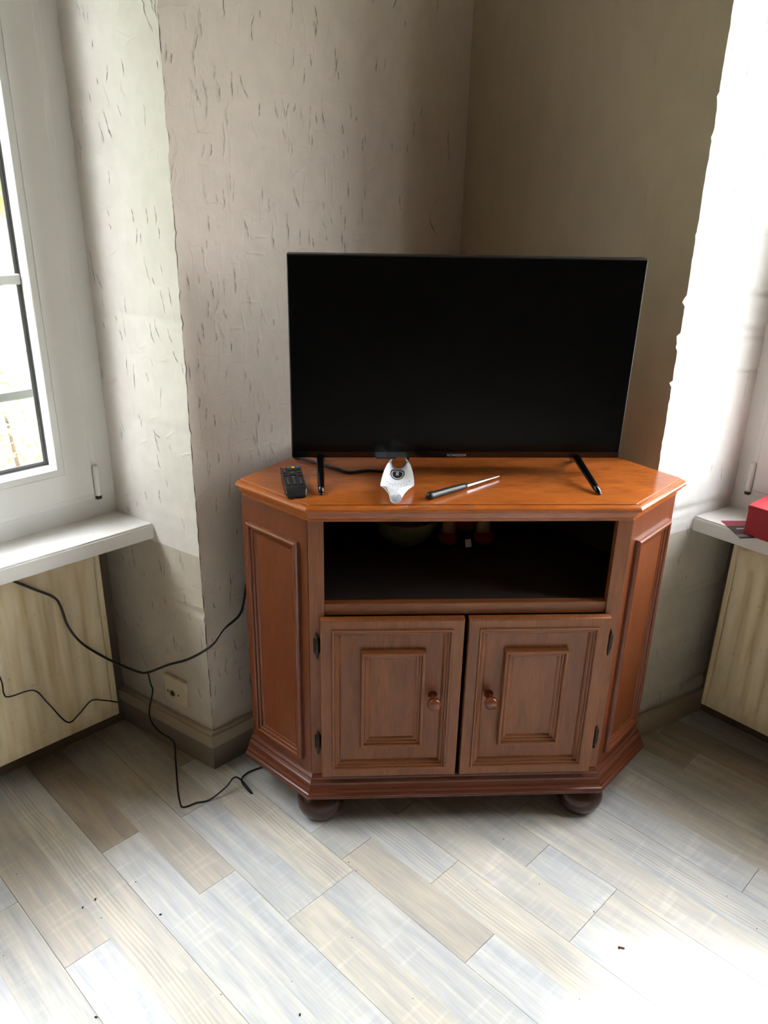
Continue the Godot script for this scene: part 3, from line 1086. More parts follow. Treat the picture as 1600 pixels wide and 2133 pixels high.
		frame(st, I, x0 + 0.023, y0 + 0.0215, x1 - 0.023, y1 - 0.0215, [Vector2(0, 0.0199), Vector2(0.0003, 0.0160), Vector2(0.0014, 0.0160), Vector2(0.0018, 0.0225), Vector2(0.0025, 0.0245), Vector2(0.0055, 0.0245), Vector2(0.0075, 0.0225), Vector2(0.0080, 0.0185), Vector2(0.0088, 0.0185), Vector2(0.0092, 0.0205), Vector2(0.0110, 0.0205), Vector2(0.0128, 0.0180), Vector2(0.0135, 0.0150), Vector2(0.0165, 0.0150), Vector2(0.0195, 0.0120), Vector2(0.0200, 0.0105), Vector2(0.0215, 0.0084)])
		obj("outer_moulding", st, M.mould_front, door)
		st = flat()
		var ix0 := x0 + 0.0895
		var ix1 := x1 - 0.0825
		if s > 0:
			ix0 = x0 + 0.0855
			ix1 = x1 - 0.0865
		frame(st, I, ix0, 0.2335, ix1, 0.4905, [Vector2(0, 0.008), Vector2(0.0004, 0.0220), Vector2(0.002, 0.0245), Vector2(0.0055, 0.0250), Vector2(0.0080, 0.0225), Vector2(0.0086, 0.0170), Vector2(0.0096, 0.0170), Vector2(0.0100, 0.0195), Vector2(0.0120, 0.0190), Vector2(0.0140, 0.0165), Vector2(0.0148, 0.0140), Vector2(0.0185, 0.0140), Vector2(0.0215, 0.0110), Vector2(0.0225, 0.0092)])
		obj("inner_moulding", st, M.mould_front, door)
		st = flat()
		boxf(st, I, Vector3(ix0 + 0.021, 0.2545, 0.008), Vector3(ix1 - 0.021, 0.4695, 0.0100))
		obj("panel", st, M.wood_front, door)
		st = smooth()
		var kx := -0.0665 if s < 0 else 0.0625
		lathe(st, Transform3D(Basis(Vector3(1, 0, 0), Vector3(0, 0, 1), Vector3(0, -1, 0)), Vector3(kx, 0.368, 0.0083)), [Vector2(0, 0), Vector2(0.011, 0.0), Vector2(0.010, 0.003), Vector2(0.0075, 0.008), Vector2(0.0075, 0.020), Vector2(0.0105, 0.025), Vector2(0.0145, 0.030), Vector2(0.0158, 0.035), Vector2(0.0150, 0.0395), Vector2(0.0115, 0.043), Vector2(0.006, 0.0448), Vector2(0, 0.0452)], 28)
		obj("knob", st, M.mould_side, door)
		for y in [0.4995, 0.238]:
			st = smooth()
			var hx: float = 0.3285 * s
			lathe(st, Transform3D(Basis.IDENTITY, Vector3(hx, y - 0.0345, 0.006)), [Vector2(0, 0), Vector2(0.002, 0.003), Vector2(0.0034, 0.008), Vector2(0.0022, 0.012), Vector2(0.0048, 0.0145), Vector2(0.0048, 0.033), Vector2(0.0044, 0.0342), Vector2(0.0048, 0.0355), Vector2(0.0048, 0.0545), Vector2(0.0022, 0.057), Vector2(0.0034, 0.061), Vector2(0.002, 0.066), Vector2(0, 0.069)], 14)
			boxf(st, I, Vector3(hx - 0.008, y - 0.018, 0.0), Vector3(hx + 0.008, y + 0.018, 0.0016))
			obj("hinge", st, M.iron, door)
	# dried smudges on the front edge of the top
	var blots := [[Vector3(-0.103, 0.0, 0.0), 0.012, 0.0050], [Vector3(-0.072, 0.0, 0.0), 0.007, 0.0050], [Vector3(-0.013, 0.0, 0.0), 0.012, 0.0045]]
	for i in blots.size():
		st = flat()
		var c: Vector3 = blots[i][0]
		var pts := []
		for k in 14:
			var an := TAU * k / 14
			var g := 1.0 + 0.22 * sin(an * 3.0 + i) + 0.1 * cos(an * 5.0 + i * 2.0)
			pts.append(Vector3(c.x + cos(an) * blots[i][1] * g, 0.83855, 0.0170 + sin(an) * blots[i][2] * g))
		for k in 14:
			tri(st, Vector3(c.x, 0.83870, 0.0170), pts[k], pts[(k + 1) % 14], UP)
		var o := obj("smudge", st, M.smudge, cab)
		o.set_meta("label", "pale dried smudge on the front edge")


# ------------------------------------------------------------------ television
func build_television() -> void:
	var tv := thing("television", "flat black television standing on the wooden cabinet, switched off", "television", Vector3(-0.016, 0.84, -0.155))
	var tilt := Basis(Vector3(1, 0, 0), 0.0277)
	var F := Transform3D(tilt, Vector3(0, 0.0433, 0))
	var w := 0.366
	var h := 0.4305
	var st := flat()
	boxf(st, F, Vector3(-w, 0, -0.030), Vector3(w, h, 0.0), 0.0015)
	boxf(st, F, Vector3(-0.29, 0.012, -0.062), Vector3(0.29, 0.24, -0.028), 0.01)
	var case_ := obj("casing", st, M.black, tv)
	st = flat()
	boxf(st, F, Vector3(-w + 0.003, 0.0150, -0.004), Vector3(w - 0.003, h - 0.003, 0.0006))
	obj("screen", st, M.screen, tv)
	st = flat()
	boxf(st, F, Vector3(-w + 0.001, 0.0008, -0.004), Vector3(w - 0.001, 0.0146, 0.0012), 0.0006)
	obj("chin", st, M.black_gloss, tv)
	# maker's name on the lower edge
	var tm := TextMesh.new()
	var font := SystemFont.new()
	font.font_names = PackedStringArray(["Droid Sans"])
	tm.font = font
	tm.text = "SCHNEIDER"
	tm.font_size = 32
	tm.pixel_size = 0.00026
	tm.depth = 0.0006
	var lo := mesh_node("logo", tm, M.logo, tv)
	lo.transform = Transform3D(tilt * Basis.from_scale(Vector3(1.0, 0.8, 1.0)), F * Vector3(-0.002, 0.0068, 0.0014))
	st = flat()
	boxf(st, F, Vector3(-0.180, -0.0025, -0.010), Vector3(-0.136, 0.001, 0.001), 0.0008)
	boxf(st, F, Vector3(-0.163, 0.0142, 0.0), Vector3(-0.157, 0.0172, 0.0016), 0.0008)
	obj("receiver_window", st, M.black_gloss, case_)
	# splayed feet: one leg forward, one back, on each side
	for s in [[-0.3045, -0.300], [0.268, 0.292]]:
		for z in [0.113, -0.098]:
			st = smooth()
			var a := Vector3(s[0], 0.048, -0.012)
			var b := Vector3(s[1], 0.004, z)
			var path := []
			var rad := []
			for i in 9:
				var t := i / 8.0
				path.append(a.lerp(b, t))
				rad.append(lerpf(0.0085, 0.0068, t) * (0.75 if i == 8 else 1.0))
			tube(st, path, rad, 12)
			ball(st, Vector3(s[1], 0.0032, z), Vector3(0.0062, 0.0032, 0.0062), Basis.IDENTITY, 10)
			obj("leg", st, M.black_gloss, tv)


# ------------------------------------------------------------------ radiators
func build_radiators() -> void:
	radiator("white panel radiator, yellowed, under the left window sill behind black cables", wall_frame(CORNER + D1 * A_L, D1, N1), 0.132, -0.25)
	radiator("yellowed panel radiator under the right window sill below the red box", wall_frame(CORNER + D2 * A_R, D2, N2), 0.117, -0.232)


func radiator(label: String, F: Transform3D, a0: float, p: float) -> void:
	var r := thing("radiator", label, "radiator", F.origin, "panel radiators under the windows")
	var G := Transform3D(F.basis, Vector3.ZERO)
	var a1 := OPEN - a0
	var y0 := 0.098
	var y1 := 0.598
	# pressed front sheet with upright flutes that die out at top and bottom
	var st := smooth()
	var cols := int((a1 - a0 - 0.03) / 0.0046)
	var ys := [y0, y0 + 0.004, y0 + 0.028, y0 + 0.036, y0 + 0.05, y0 + 0.064, y1 - 0.064, y1 - 0.05, y1 - 0.036, y1 - 0.028, y1 - 0.004, y1]
	var amp := [0.0, 0.0, 0.0, 0.12, 0.6, 1.0, 1.0, 0.6, 0.12, 0.0, 0.0, 0.0]
	var at := func(i: int, j: int) -> Vector3:
		var a: float = a0 + 0.016 + (a1 - a0 - 0.032) * i / cols
		var ph := (a - a0 - 0.016) / 0.0445
		var wave := clampf(sin(ph * TAU) * 1.7, -1.0, 1.0)
		var d: float = -0.0055 * amp[j] * (0.5 - 0.5 * wave)
		if j == 0 or j == ys.size() - 1:
			d = -0.004
		return G * Vector3(a, ys[j], p + d)
	for i in cols:
		for j in ys.size() - 1:
			quad(st, at.call(i, j), at.call(i + 1, j), at.call(i + 1, j + 1), at.call(i, j + 1), F.basis * Vector3(0, 0, 1))
	obj("front_panel", st, M.radiator, r)
	for e in [[a0, a0 + 0.0145], [a1 - 0.0145, a1]]:
		st = flat()
		boxf(st, G, Vector3(e[0], y0, p - 0.040), Vector3(e[1], y1, p - 0.0002), 0.003)
		obj("side_trim", st, M.radiator, r)
	st = flat()
	boxf(st, G, Vector3(a0 + 0.0148, y0 + 0.006, p - 0.016), Vector3(a1 - 0.0148, y1 - 0.004, p - 0.0075))
	obj("seam", st, M.radiator_seam, r)
	st = flat()
	boxf(st, G, Vector3(a0 + 0.012, y0 + 0.004, p - 0.052), Vector3(a1 - 0.012, y1 - 0.01, p - 0.040), 0.003)
	obj("back_panel", st, M.radiator, r)
	for a in [a0 + 0.18, a1 - 0.18]:
		st = flat()
		boxf(st, G, Vector3(a - 0.02, 0.40, -0.346), Vector3(a + 0.02, 0.54, p - 0.050))
		obj("bracket", st, M.radiator_seam, r)


# ------------------------------------------------------------------ small things
func cable(called: String, label: String, pts: Array, r: float, steps := 6) -> void:
	var st := smooth()
	var base: Vector3 = pts[0]
	for p in pts:
		if p.y < base.y:
			base = p
	var loc := []
	for p in pts:
		loc.append(p - base)
	tube(st, smooth_path(loc, steps), r, 8)
	var o := obj(called, st, M.cable)
	o.position = base
	tag(o, label, "cable")


func build_small_things() -> void:
	cable("power_cable", "thick black cable drooping from the left sill across the radiator to the cabinet's back", [Vector3(-1.16, 0.635, -0.065), Vector3(-1.10, 0.629, -0.098), Vector3(-1.045, 0.609, -0.137), Vector3(-1.025, 0.584, -0.154), Vector3(-0.994, 0.548, -0.181), Vector3(-0.964, 0.513, -0.208), Vector3(-0.953, 0.485, -0.217), Vector3(-0.946, 0.427, -0.224), Vector3(-0.932, 0.379, -0.236), Vector3(-0.912, 0.339, -0.253), Vector3(-0.872, 0.278, -0.288), Vector3(-0.807, 0.251, -0.278), Vector3(-0.778, 0.249, -0.275), Vector3(-0.712, 0.305, -0.224), Vector3(-0.647, 0.351, -0.181), Vector3(-0.589, 0.397, -0.166), Vector3(-0.562, 0.427, -0.190), Vector3(-0.526, 0.448, -0.221), Vector3(-0.513, 0.485, -0.232), Vector3(-0.502, 0.547, -0.242), Vector3(-0.480, 0.60, -0.275), Vector3(-0.440, 0.66, -0.325)], 0.0031)
	cable("floor_cable", "thin black cable hanging by the wall socket and looping over the floor to the cabinet", [Vector3(-0.778, 0.246, -0.277), Vector3(-0.777, 0.204, -0.287), Vector3(-0.773, 0.184, -0.284), Vector3(-0.790, 0.113, -0.290), Vector3(-0.786, 0.068, -0.297), Vector3(-0.762, 0.050, -0.281), Vector3(-0.722, 0.048, -0.245), Vector3(-0.714, 0.020, -0.215), Vector3(-0.706, 0.004, -0.178), Vector3(-0.690, 0.003, -0.108), Vector3(-0.675, 0.003, -0.060), Vector3(-0.667, 0.003, -0.051), Vector3(-0.655, 0.003, -0.054), Vector3(-0.636, 0.003, -0.065), Vector3(-0.605, 0.004, -0.073), Vector3(-0.567, 0.020, -0.098), Vector3(-0.549, 0.030, -0.121), Vector3(-0.533, 0.025, -0.121), Vector3(-0.508, 0.004, -0.105), Vector3(-0.502, 0.003, -0.094), Vector3(-0.518, 0.008, -0.108), Vector3(-0.532, 0.008, -0.137), Vector3(-0.521, 0.004, -0.168), Vector3(-0.485, 0.003, -0.191), Vector3(-0.417, 0.003, -0.223)], 0.0021)
	cable("radiator_cable", "thin black cable running in zigzag bends across the left radiator front", [Vector3(-1.100, 0.47, -0.095), Vector3(-1.078, 0.349, -0.114), Vector3(-1.077, 0.303, -0.115), Vector3(-1.068, 0.289, -0.122), Vector3(-1.026, 0.280, -0.159), Vector3(-1.005, 0.228, -0.178), Vector3(-0.975, 0.150, -0.203), Vector3(-0.951, 0.158, -0.225), Vector3(-0.924, 0.182, -0.248), Vector3(-0.900, 0.168, -0.269), Vector3(-0.869, 0.142, -0.295)], 0.0019)
	cable("television_cable", "black cable lying on the cabinet top behind the television's left leg", [Vector3(-0.1235, 0.895, -0.19), Vector3(-0.1235, 0.878, -0.172), Vector3(-0.133, 0.852, -0.180), Vector3(-0.155, 0.8432, -0.171), Vector3(-0.210, 0.8432, -0.184), Vector3(-0.256, 0.8432, -0.171), Vector3(-0.282, 0.8432, -0.196), Vector3(-0.343, 0.8435, -0.242), Vector3(-0.373, 0.844, -0.266), Vector3(-0.393, 0.825, -0.290), Vector3(-0.396, 0.77, -0.302), Vector3(-0.40, 0.68, -0.31)], 0.0031)
	wall_socket()
	remote_control()
	receipt()
	knife()
	red_box()
	cabinet_contents()
	crumbs()


func wall_socket() -> void:
	# flush plate on the left reveal
	var e2 := Vector3(0.79379, 0, 0.60819)
	var n := Vector3(-0.60819, 0, 0.79379)
	var at := CORNER + D1 * A_L - e2 * 0.122 + UP * 0.1935
	var s := thing("wall_socket", "square cream aerial socket plate low on the wall left of the cabinet", "socket", at)
	var F := Transform3D(Basis(e2, UP, n), Vector3.ZERO)
	var st := flat()
	boxf(st, F, Vector3(-0.041, -0.0405, -0.002), Vector3(0.041, 0.0405, 0.0085), 0.0025)
	obj("plate", st, M.socket, s)
	var R := F * Transform3D(Basis(Vector3(1, 0, 0), Vector3(0, 0, 1), Vector3(0, -1, 0)), Vector3(0, 0, 0.0083))
	st = smooth()
	lathe(st, R * Transform3D(Basis.IDENTITY, Vector3(-0.010, 0, 0.010)), [Vector2(0.0045, 0.0), Vector2(0.0085, 0.0), Vector2(0.0085, 0.003), Vector2(0.0060, 0.003), Vector2(0.0055, 0.0)], 20)
	obj("ring", st, M.brass, s)
	st = smooth()
	lathe(st, R * Transform3D(Basis.IDENTITY, Vector3(-0.010, 0, 0.010)), [Vector2(0, 0.0004), Vector2(0.0058, 0.0004), Vector2(0.0058, 0.0)], 16)
	obj("hole", st, M.hole, s)
	for x in [-0.029, 0.011]:
		st = smooth()
		lathe(st, R * Transform3D(Basis.IDENTITY, Vector3(x, 0, 0.010)), [Vector2(0, 0.0012), Vector2(0.0022, 0.001), Vector2(0.0028, 0.0)], 10)
		obj("screw", st, M.hole, s)


func remote_control() -> void:
	var at := Vector3(-0.3770, 0.840, -0.098)
	var o := thing("remote_control", "black television remote with four coloured keys on the cabinet's left end", "remote control", at)
	var back := Vector3(-0.019, 0, -0.1365).normalized()
	var F := Transform3D(Basis(Vector3(-back.z, 0, back.x), UP, -back), Vector3.ZERO)   # x right, y up, -z towards the far end
	var st := flat()
	# deep rounded body, chamfered along its length and at the near end
	var half := 0.0225
	var sec := [Vector2(-half + 0.006, 0.0), Vector2(-half, 0.006), Vector2(-half, 0.0165), Vector2(-half + 0.0018, 0.0188), Vector2(half - 0.0018, 0.0188), Vector2(half, 0.0165), Vector2(half, 0.006), Vector2(half - 0.006, 0.0)]
	var stations := [[-0.0700, 0.86, 0.92], [-0.0675, 1.0, 1.0], [0.0640, 1.0, 1.0], [0.0670, 0.985, 0.93], [0.0730, 0.93, 0.60], [0.0770, 0.82, 0.32]]
	for i in stations.size() - 1:
		for k in sec.size():
			var j := (k + 1) % sec.size()
			var q := []
			for e in [[i, k], [i, j], [i + 1, j], [i + 1, k]]:
				var stn: Array = stations[e[0]]
				var v: Vector2 = sec[e[1]]
				q.append(F * Vector3(v.x * stn[1], v.y * stn[2], stn[0]))
			var mid: Vector2 = (sec[k] + sec[j]) * 0.5 - Vector2(0, 0.0095)
			quad(st, q[0], q[1], q[2], q[3], F.basis * Vector3(mid.x, mid.y, 0.0))
	for e in [0, stations.size() - 1]:
		var c := F * Vector3(0, 0.008 * stations[e][2], stations[e][0])
		for k in sec.size():
			var j := (k + 1) % sec.size()
			tri(st, c, F * Vector3(sec[k].x * stations[e][1], sec[k].y * stations[e][2], stations[e][0]), F * Vector3(sec[j].x * stations[e][1], sec[j].y * stations[e][2], stations[e][0]), F.basis * Vector3(0, 0, -1.0 if e == 0 else 1.0))
	obj("body", st, M.remote, o)
	var key := func(called: String, x: float, z: float, hx: float, hz: float, m: Material, tall := 0.0018) -> MeshInstance3D:
		var s := flat()
		boxf(s, F, Vector3(x - hx, 0.0185, z - hz), Vector3(x + hx, 0.0188 + tall, z + hz), 0.0008)
		return obj(called, s, m, o)
	var cols := [M.red_key, M.green_key, M.yellow_key, M.blue_key]
	for i in 4:
		key.call("coloured_key", -0.0152 + i * 0.0101, -0.0605, 0.0038, 0.0040, cols[i])
	for row in 3:
		for i in 4:
			if row > 0 and (i == 1 or i == 2):
				continue
			key.call("key", -0.0152 + i * 0.0101, -0.045 + row * 0.0165, 0.0040, 0.0045, M.key)
	key.call("key", 0.0, -0.022, 0.0075, 0.0115, M.key)
	var p = key.call("key_print", 0.0, -0.026, 0.0036, 0.0012, M.key_print, 0.0020)
	key.call("key_print", 0.0, -0.003, 0.0030, 0.0010, M.key_print, 0.0008)
	for i in 3:
		var x := -0.0135 + i * 0.0135
		key.call("key", x, 0.026, 0.0048, 0.021, M.key)
		for k in 4:
			key.call("key_print", x, 0.012 + k * 0.0092, 0.0013, 0.0019, M.key_print, 0.0020)
	for c in [[-0.0152, -0.0405], [-0.0050, -0.0460], [0.0051, -0.0460], [0.0152, -0.0440], [-0.0152, -0.0275], [0.0152, -0.0275], [-0.0152, -0.012], [0.0152, -0.012]]:
		key.call("key_print", c[0], c[1], 0.0014, 0.0012, M.key_print, 0.0020)


func receipt() -> void:
	var o := Node3D.new()
	o.name = numbered("receipt")
	var at := Vector3(-0.156, 0.8405, -0.075)
	# a slip of paper 75 mm wide whose two ends have curled up into gutters
	var nu := 28
	var nv := 36
	var half := 0.0375
	var st := smooth()
	var pos := func(i: int, j: int) -> Vector3:
		var u := (float(i) / nu * 2.0 - 1.0) * half
		var v := float(j) / nv
		var ends := pow(absf(v * 2.0 - 1.04), 1.6)
		var bend := lerpf(0.42, 3.0 if v < 0.5 else 2.5, clampf(ends, 0.0, 1.0))   # half angle swept across the width
		var k := bend / half
		var x := sin(u * k) / k
		var y := (1.0 - cos(u * k)) / k
		var z := lerpf(0.092, -0.098, v)
		var lift := 0.012 * smoothstep(0.55, 1.0, v) + 0.004 * smoothstep(0.5, 0.0, v)
		var side := lerpf(0.010, -0.010, v) * 0.0
		return Vector3(x + side - 0.010 * (v - 0.5) * 0.0 + lerpf(-0.008, 0.012, v), y + lift, z)
	for i in nu:
		for j in nv:
			quad_uv(st, [pos.call(i, j), pos.call(i + 1, j), pos.call(i + 1, j + 1), pos.call(i, j + 1)],
				[Vector2(float(i) / nu, 1.0 - float(j) / nv), Vector2(float(i + 1) / nu, 1.0 - float(j) / nv), Vector2(float(i + 1) / nu, 1.0 - float(j + 1) / nv), Vector2(float(i) / nu, 1.0 - float(j + 1) / nv)], UP)
	st.generate_normals()
	o.free()
	var m := mesh_node("receipt", st.commit(), M.paper, self)
	m.position = at
	tag(m, "curled white paper receipt with a dark round stamp on the cabinet top", "receipt")


func knife() -> void:
	var a := Vector3(-0.095, 0.8485, -0.012)
	var o := thing("knife", "small knife with black handle and narrow steel blade on the cabinet top", "knife", Vector3(a.x, 0.84, a.z))
	var d := (Vector3(0.077, 0.846, -0.138) - a).normalized()
	var r := Vector3(-d.z, 0, d.x).normalized() * -1.0
	var F := Transform3D(Basis(d, r.cross(d).normalized() * 1.0, r), Vector3(0, 0.0085, 0))
	var st := smooth()
	lathe(st, F * Transform3D(Basis(Vector3(0, -1, 0), Vector3(1, 0, 0), Vector3(0, 0, 1)), Vector3.ZERO), [Vector2(0, -0.002), Vector2(0.006, -0.001), Vector2(0.0085, 0.003), Vector2(0.0088, 0.010), Vector2(0.0078, 0.013), Vector2(0.0075, 0.016), Vector2(0.0072, 0.060), Vector2(0.0066, 0.100), Vector2(0.006, 0.110), Vector2(0, 0.111)], 20)
	obj("handle", st, M.handle, o)
	st = flat()
	# tapering blade, thick along its back
	var L := 0.215
	var x0 := 0.109
	var up := Vector3(0, 1, 0)
	var sec0 := [Vector3(x0, 0.0028, 0.0034), Vector3(x0, 0.0024, -0.0038), Vector3(x0, -0.0028, -0.0032), Vector3(x0, -0.0028, 0.0032)]
	var sec1 := [Vector3(L, 0.0010, 0.0008), Vector3(L, 0.0010, -0.0008), Vector3(L, -0.0010, -0.0008), Vector3(L, -0.0010, 0.0008)]
	for k in 4:
		var j := (k + 1) % 4
		var mid: Vector3 = (sec0[k] + sec0[j]) * 0.5 - Vector3(x0, 0, 0)
		quad(st, F * sec0[k], F * sec0[j], F * sec1[j], F * sec1[k], F.basis * mid)
	quad(st, F * sec1[0], F * sec1[1], F * sec1[2], F * sec1[3], F.basis * Vector3(1, 0, 0))
	obj("blade", st, M.steel, o)


func red_box() -> void:
	var F := wall_frame(CORNER + D2 * A_R, D2, N2)
	# the box's front left edge stands at the sill's front edge
	var at := F * Vector3(0.166, 0.6652, -0.154)
	var G := Transform3D(F.basis, Vector3.ZERO)
	var o := thing("carton_box", "red cardboard box standing on the right window sill", "box", at)
	var st := flat()
	boxf(st, G, Vector3(0.0, 0.0, -0.135), Vector3(0.26, 0.077, 0.0), 0.0015)
	obj("carton", st, M.red_box, o)
	st = flat()
	boxf(st, G, Vector3(-0.0008, 0.066, -0.1358), Vector3(0.2608, 0.0778, 0.0008), 0.0012)
	obj("lid", st, M.red_box, o)
	st = flat()
	boxf(st, G, Vector3(0.052, 0.0775, -0.075), Vector3(0.15, 0.0781, -0.02), 0.0002)
	obj("print", st, M.white_print, o)
	# leaflet lying partly under the box and over the sill's edge
	st = flat()
	var y := 0.0003
	var q := [Vector3(0.692, y, -0.298), Vector3(0.760, y, -0.297), Vector3(0.765, y, -0.195), Vector3(0.691, y, -0.190)]
	var base := Vector3(0.692, 0.6651, -0.298)
	var p := []
	var pb := []
	for v in q:
		p.append(v - Vector3(base.x, 0, base.z) + UP * 0.0004)
		pb.append(v - Vector3(base.x, 0, base.z) - UP * 0.0002)
	quad_uv(st, p, [Vector2(0, 0), Vector2(1, 0), Vector2(1, 1), Vector2(0, 1)], UP)
	quad_uv(st, pb, [Vector2(0, 0), Vector2(1, 0), Vector2(1, 1), Vector2(0, 1)], -UP)
	for k in 4:
		var j := (k + 1) % 4
		quad_uv(st, [p[k], p[j], pb[j], pb[k]], [Vector2.ZERO, Vector2.ZERO, Vector2.ZERO, Vector2.ZERO], p[k] + p[j] - p[0] - p[2])
	var lf := obj("leaflet", st, M.leaflet)
	lf.position = base
	tag(lf, "dark printed leaflet sticking out from under the red box", "leaflet")


func cabinet_contents() -> void:
	var st := smooth()
	lathe(st, Transform3D.IDENTITY, [Vector2(0, 0.002), Vector2(0.030, 0.0), Vector2(0.036, 0.003), Vector2(0.058, 0.020), Vector2(0.074, 0.045), Vector2(0.082, 0.075), Vector2(0.079, 0.076), Vector2(0.070, 0.047), Vector2(0.054, 0.024), Vector2(0.03, 0.009), Vector2(0, 0.008)], 72, 0.02, 24)
	var b := obj("ribbed_bowl", st, M.bowl)
	b.position = Vector3(-0.110, 0.5987, -0.325)
	tag(b, "greenish ribbed bowl inside the cabinet's dark open shelf", "bowl")
	var t := thing("plush_toy", "red plush toy with cream legs and white tag inside the cabinet's open shelf", "plush toy", Vector3(0.042, 0.5987, -0.325))
	st = smooth()
	ball(st, Vector3(0, 0.070, -0.025), Vector3(0.048, 0.052, 0.040))
	obj("trunk", st, M.plush_red, t)
	st = smooth()
	ball(st, Vector3(0, 0.145, -0.03), Vector3(0.042, 0.038, 0.038))
	for s in [-1.0, 1.0]:
		ball(st, Vector3(0.036 * s, 0.170, -0.03), Vector3(0.014, 0.014, 0.008))
	obj("head", st, M.plush_cream, t)
	for s in [-1.0, 1.0]:
		st = smooth()
		tube(st, [Vector3(0.030 * s, 0.105, -0.005), Vector3(0.038 * s, 0.085, 0.006), Vector3(0.044 * s, 0.060, 0.010), Vector3(0.044 * s, 0.034, 0.010)], [0.015, 0.0165, 0.017, 0.018], 14)
		obj("leg", st, M.plush_cream, t)
		st = smooth()
		ball(st, Vector3(0.046 * s, 0.019, 0.014), Vector3(0.027, 0.019, 0.034))
		obj("shoe", st, M.plush_red, t)
	st = flat()
	boxf(st, Transform3D(Basis(Vector3(0, 0, 1), 0.15), Vector3(0.004, 0.012, 0.036)), Vector3(-0.0075, -0.011, 0), Vector3(0.0075, 0.011, 0.001))
	var tg := obj("tag", st, M.label_white, t)
	tg.set_meta("label", "small white tag")


func crumbs() -> void:
	var spots := [Vector2(-0.809, 0.218), Vector2(-0.830, 0.239), Vector2(-0.733, 0.174), Vector2(-0.661, 0.263), Vector2(-1.002, 0.142), Vector2(-0.955, 0.349), Vector2(-0.736, 0.486), Vector2(-0.356, 0.497), Vector2(-0.255, 0.334), Vector2(-0.242, 0.161), Vector2(-0.259, 0.136), Vector2(-0.457, -0.106), Vector2(-0.375, 0.428), Vector2(-0.784, 0.266), Vector2(-0.509, 0.450), Vector2(0.025, 0.224), Vector2(0.168, 0.213), Vector2(0.269, 0.291), Vector2(0.113, 0.079), Vector2(0.372, 0.090), Vector2(0.539, 0.117), Vector2(0.579, 0.261), Vector2(0.632, 0.326), Vector2(0.605, 0.346), Vector2(0.182, 0.487), Vector2(-0.140, 0.473), Vector2(0.479, 0.175)]
	var r := RandomNumberGenerator.new()
	r.seed = 77
	for i in spots.size():
		var st := smooth()
		var big := 1.5 if i in [0, 1, 3, 6, 7] else r.randf_range(0.45, 0.85)
		ball(st, Vector3(0, 0.0010 * big, 0), Vector3(0.0022, 0.0011, 0.0012) * big, Basis(UP, r.randf() * TAU), 8)
		var o := obj("crumb", st, M.crumb)
		o.position = Vector3(spots[i].x, 0.0, spots[i].y)
		tag(o, "tiny dark crumb lying on the pale floor planks", "crumb", "crumbs scattered on the floor")
	var st2 := flat()
	var B := Transform3D(Basis(UP, -0.35), Vector3(0, 0, 0))
	boxf(st2, B, Vector3(-0.0065, 0, -0.0015), Vector3(0.0065, 0.0028, 0.0015), 0.0006)
	boxf(st2, B * Transform3D(Basis(UP, 0.9), Vector3(-0.003, 0, 0.002)), Vector3(-0.003, 0, -0.0012), Vector3(0.003, 0.002, 0.0012), 0.0005)
	var c := obj("wood_chip", st2, M.chip)
	c.position = Vector3(0.300, 0.0, 0.380)
	tag(c, "small reddish brown chip on the bright floor right of centre", "chip")


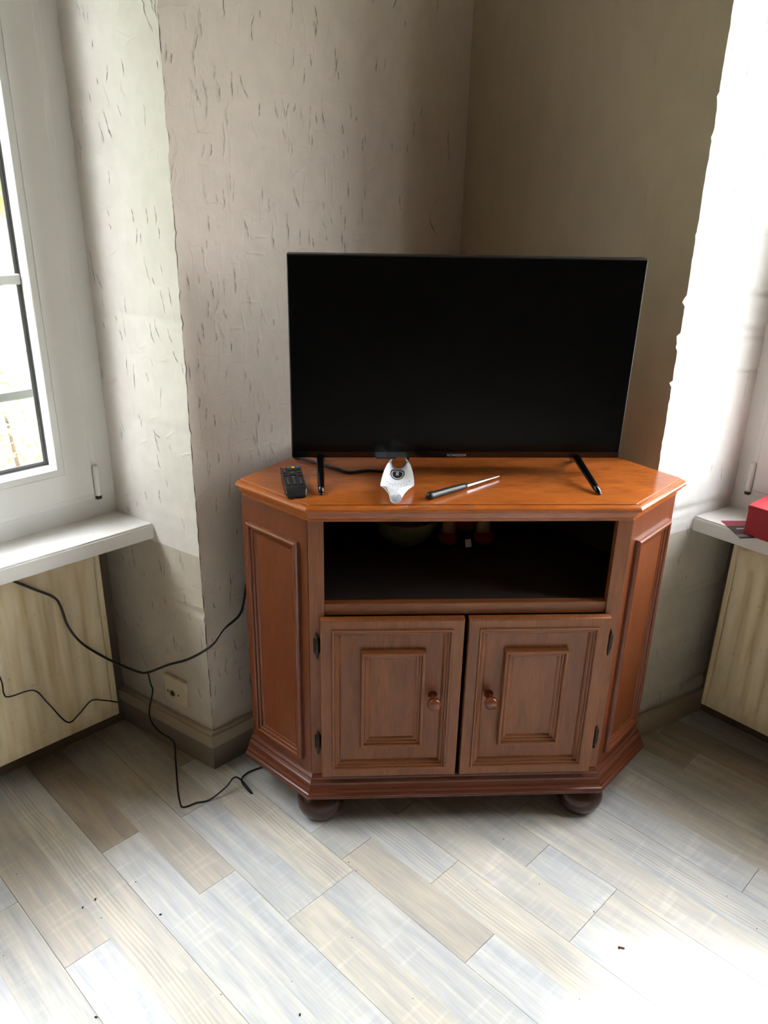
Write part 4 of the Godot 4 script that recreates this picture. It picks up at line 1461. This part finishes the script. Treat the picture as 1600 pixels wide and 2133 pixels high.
# ------------------------------------------------------------------ outdoors
func build_outside() -> void:
	var st := flat()
	boxf(st, Transform3D.IDENTITY, Vector3(-60, -0.2, -60), Vector3(60, 0.0, 60))
	var g := obj("ground", st, M.ground)
	g.position = Vector3(0, -1.2, 0)
	tag(g, "pale open ground outside below the windows", "ground", "", "structure")
	# guard bar across the left window
	var F := wall_frame(CORNER + D1 * A_L, D1, N1)
	var G := Transform3D(F.basis, Vector3.ZERO)
	st = flat()
	boxf(st, G, Vector3(0.05, 0.0, -0.012), Vector3(OPEN - 0.05, 0.024, 0.012), 0.003)
	var r := obj("guard_rail", st, M.rail)
	r.position = F * Vector3(0, 0.950, -0.425)
	tag(r, "grey metal guard bar outside the left window", "railing")
	# garden bush, then trees added and enlarged to block sky light
	shrub("leafy green bush growing in the garden outside the left window", "garden_bush", F * Vector3(-0.75, -1.2, -3.1), 1.7, 0.85, 5, 900, 0.05, M.leaf)
	shrub("pale yellow green tree nearest the left window, enlarged to block sky light", "sky_blocking_tree", F * Vector3(0.9, -1.2, -3.6), 5.6, 1.8, 8, 9000, 0.10, M.leaf_pale)
	shrub("tall green tree added behind the pale tree to block sky light", "sky_blocking_tree", F * Vector3(5.2, -1.2, -4.6), 7.0, 2.3, 9, 9000, 0.14, M.leaf)
	shrub("broad green tree added toward the house corner to block sky light", "sky_blocking_tree", F * Vector3(-3.2, -1.2, -4.4), 6.2, 2.2, 10, 9000, 0.14, M.leaf)


func shrub(label: String, called: String, at: Vector3, tall: float, wide: float, seed_: int, count: int, leaf: float, lm: Material) -> void:
	var s := thing(called, label, "tree" if tall > 3.0 else "bush", at, "trees added beyond the left window to block sky light" if tall > 3.0 else "")
	var r := RandomNumberGenerator.new()
	r.seed = seed_
	var st := smooth()
	for k in 6:
		var an := TAU * k / 6 + r.randf()
		var tip := Vector3(cos(an) * wide * 0.5, tall * 0.75, sin(an) * wide * 0.5)
		tube(st, [Vector3.ZERO, tip * 0.4 + UP * tall * 0.1, tip], [0.03, 0.02, 0.008], 6)
	obj("stem", st, M.bark, s)
	st = flat()
	for k in count:
		var dir := Vector3(r.randf_range(-1, 1), r.randf_range(-1, 1), r.randf_range(-1, 1))
		if dir.length() > 1.0:
			dir = dir.normalized() * r.randf_range(0.6, 1.0)
		var c := Vector3(dir.x * wide, tall * 0.62 + dir.y * tall * 0.4, dir.z * wide)
		var B := Basis.from_euler(Vector3(r.randf_range(-0.9, 0.9), r.randf() * TAU, r.randf_range(-0.5, 0.5)))
		var l := leaf * r.randf_range(0.7, 1.3)
		var mid := c + B * Vector3(0, 0, l)
		quad(st, c, c + B * Vector3(l * 0.45, 0.008, l * 0.9), mid + B * Vector3(0, 0, l), c + B * Vector3(-l * 0.45, 0.008, l * 0.9), B * UP)
	var o := obj("foliage", st, M.leaf, s)
	o.set_meta("kind", "stuff")
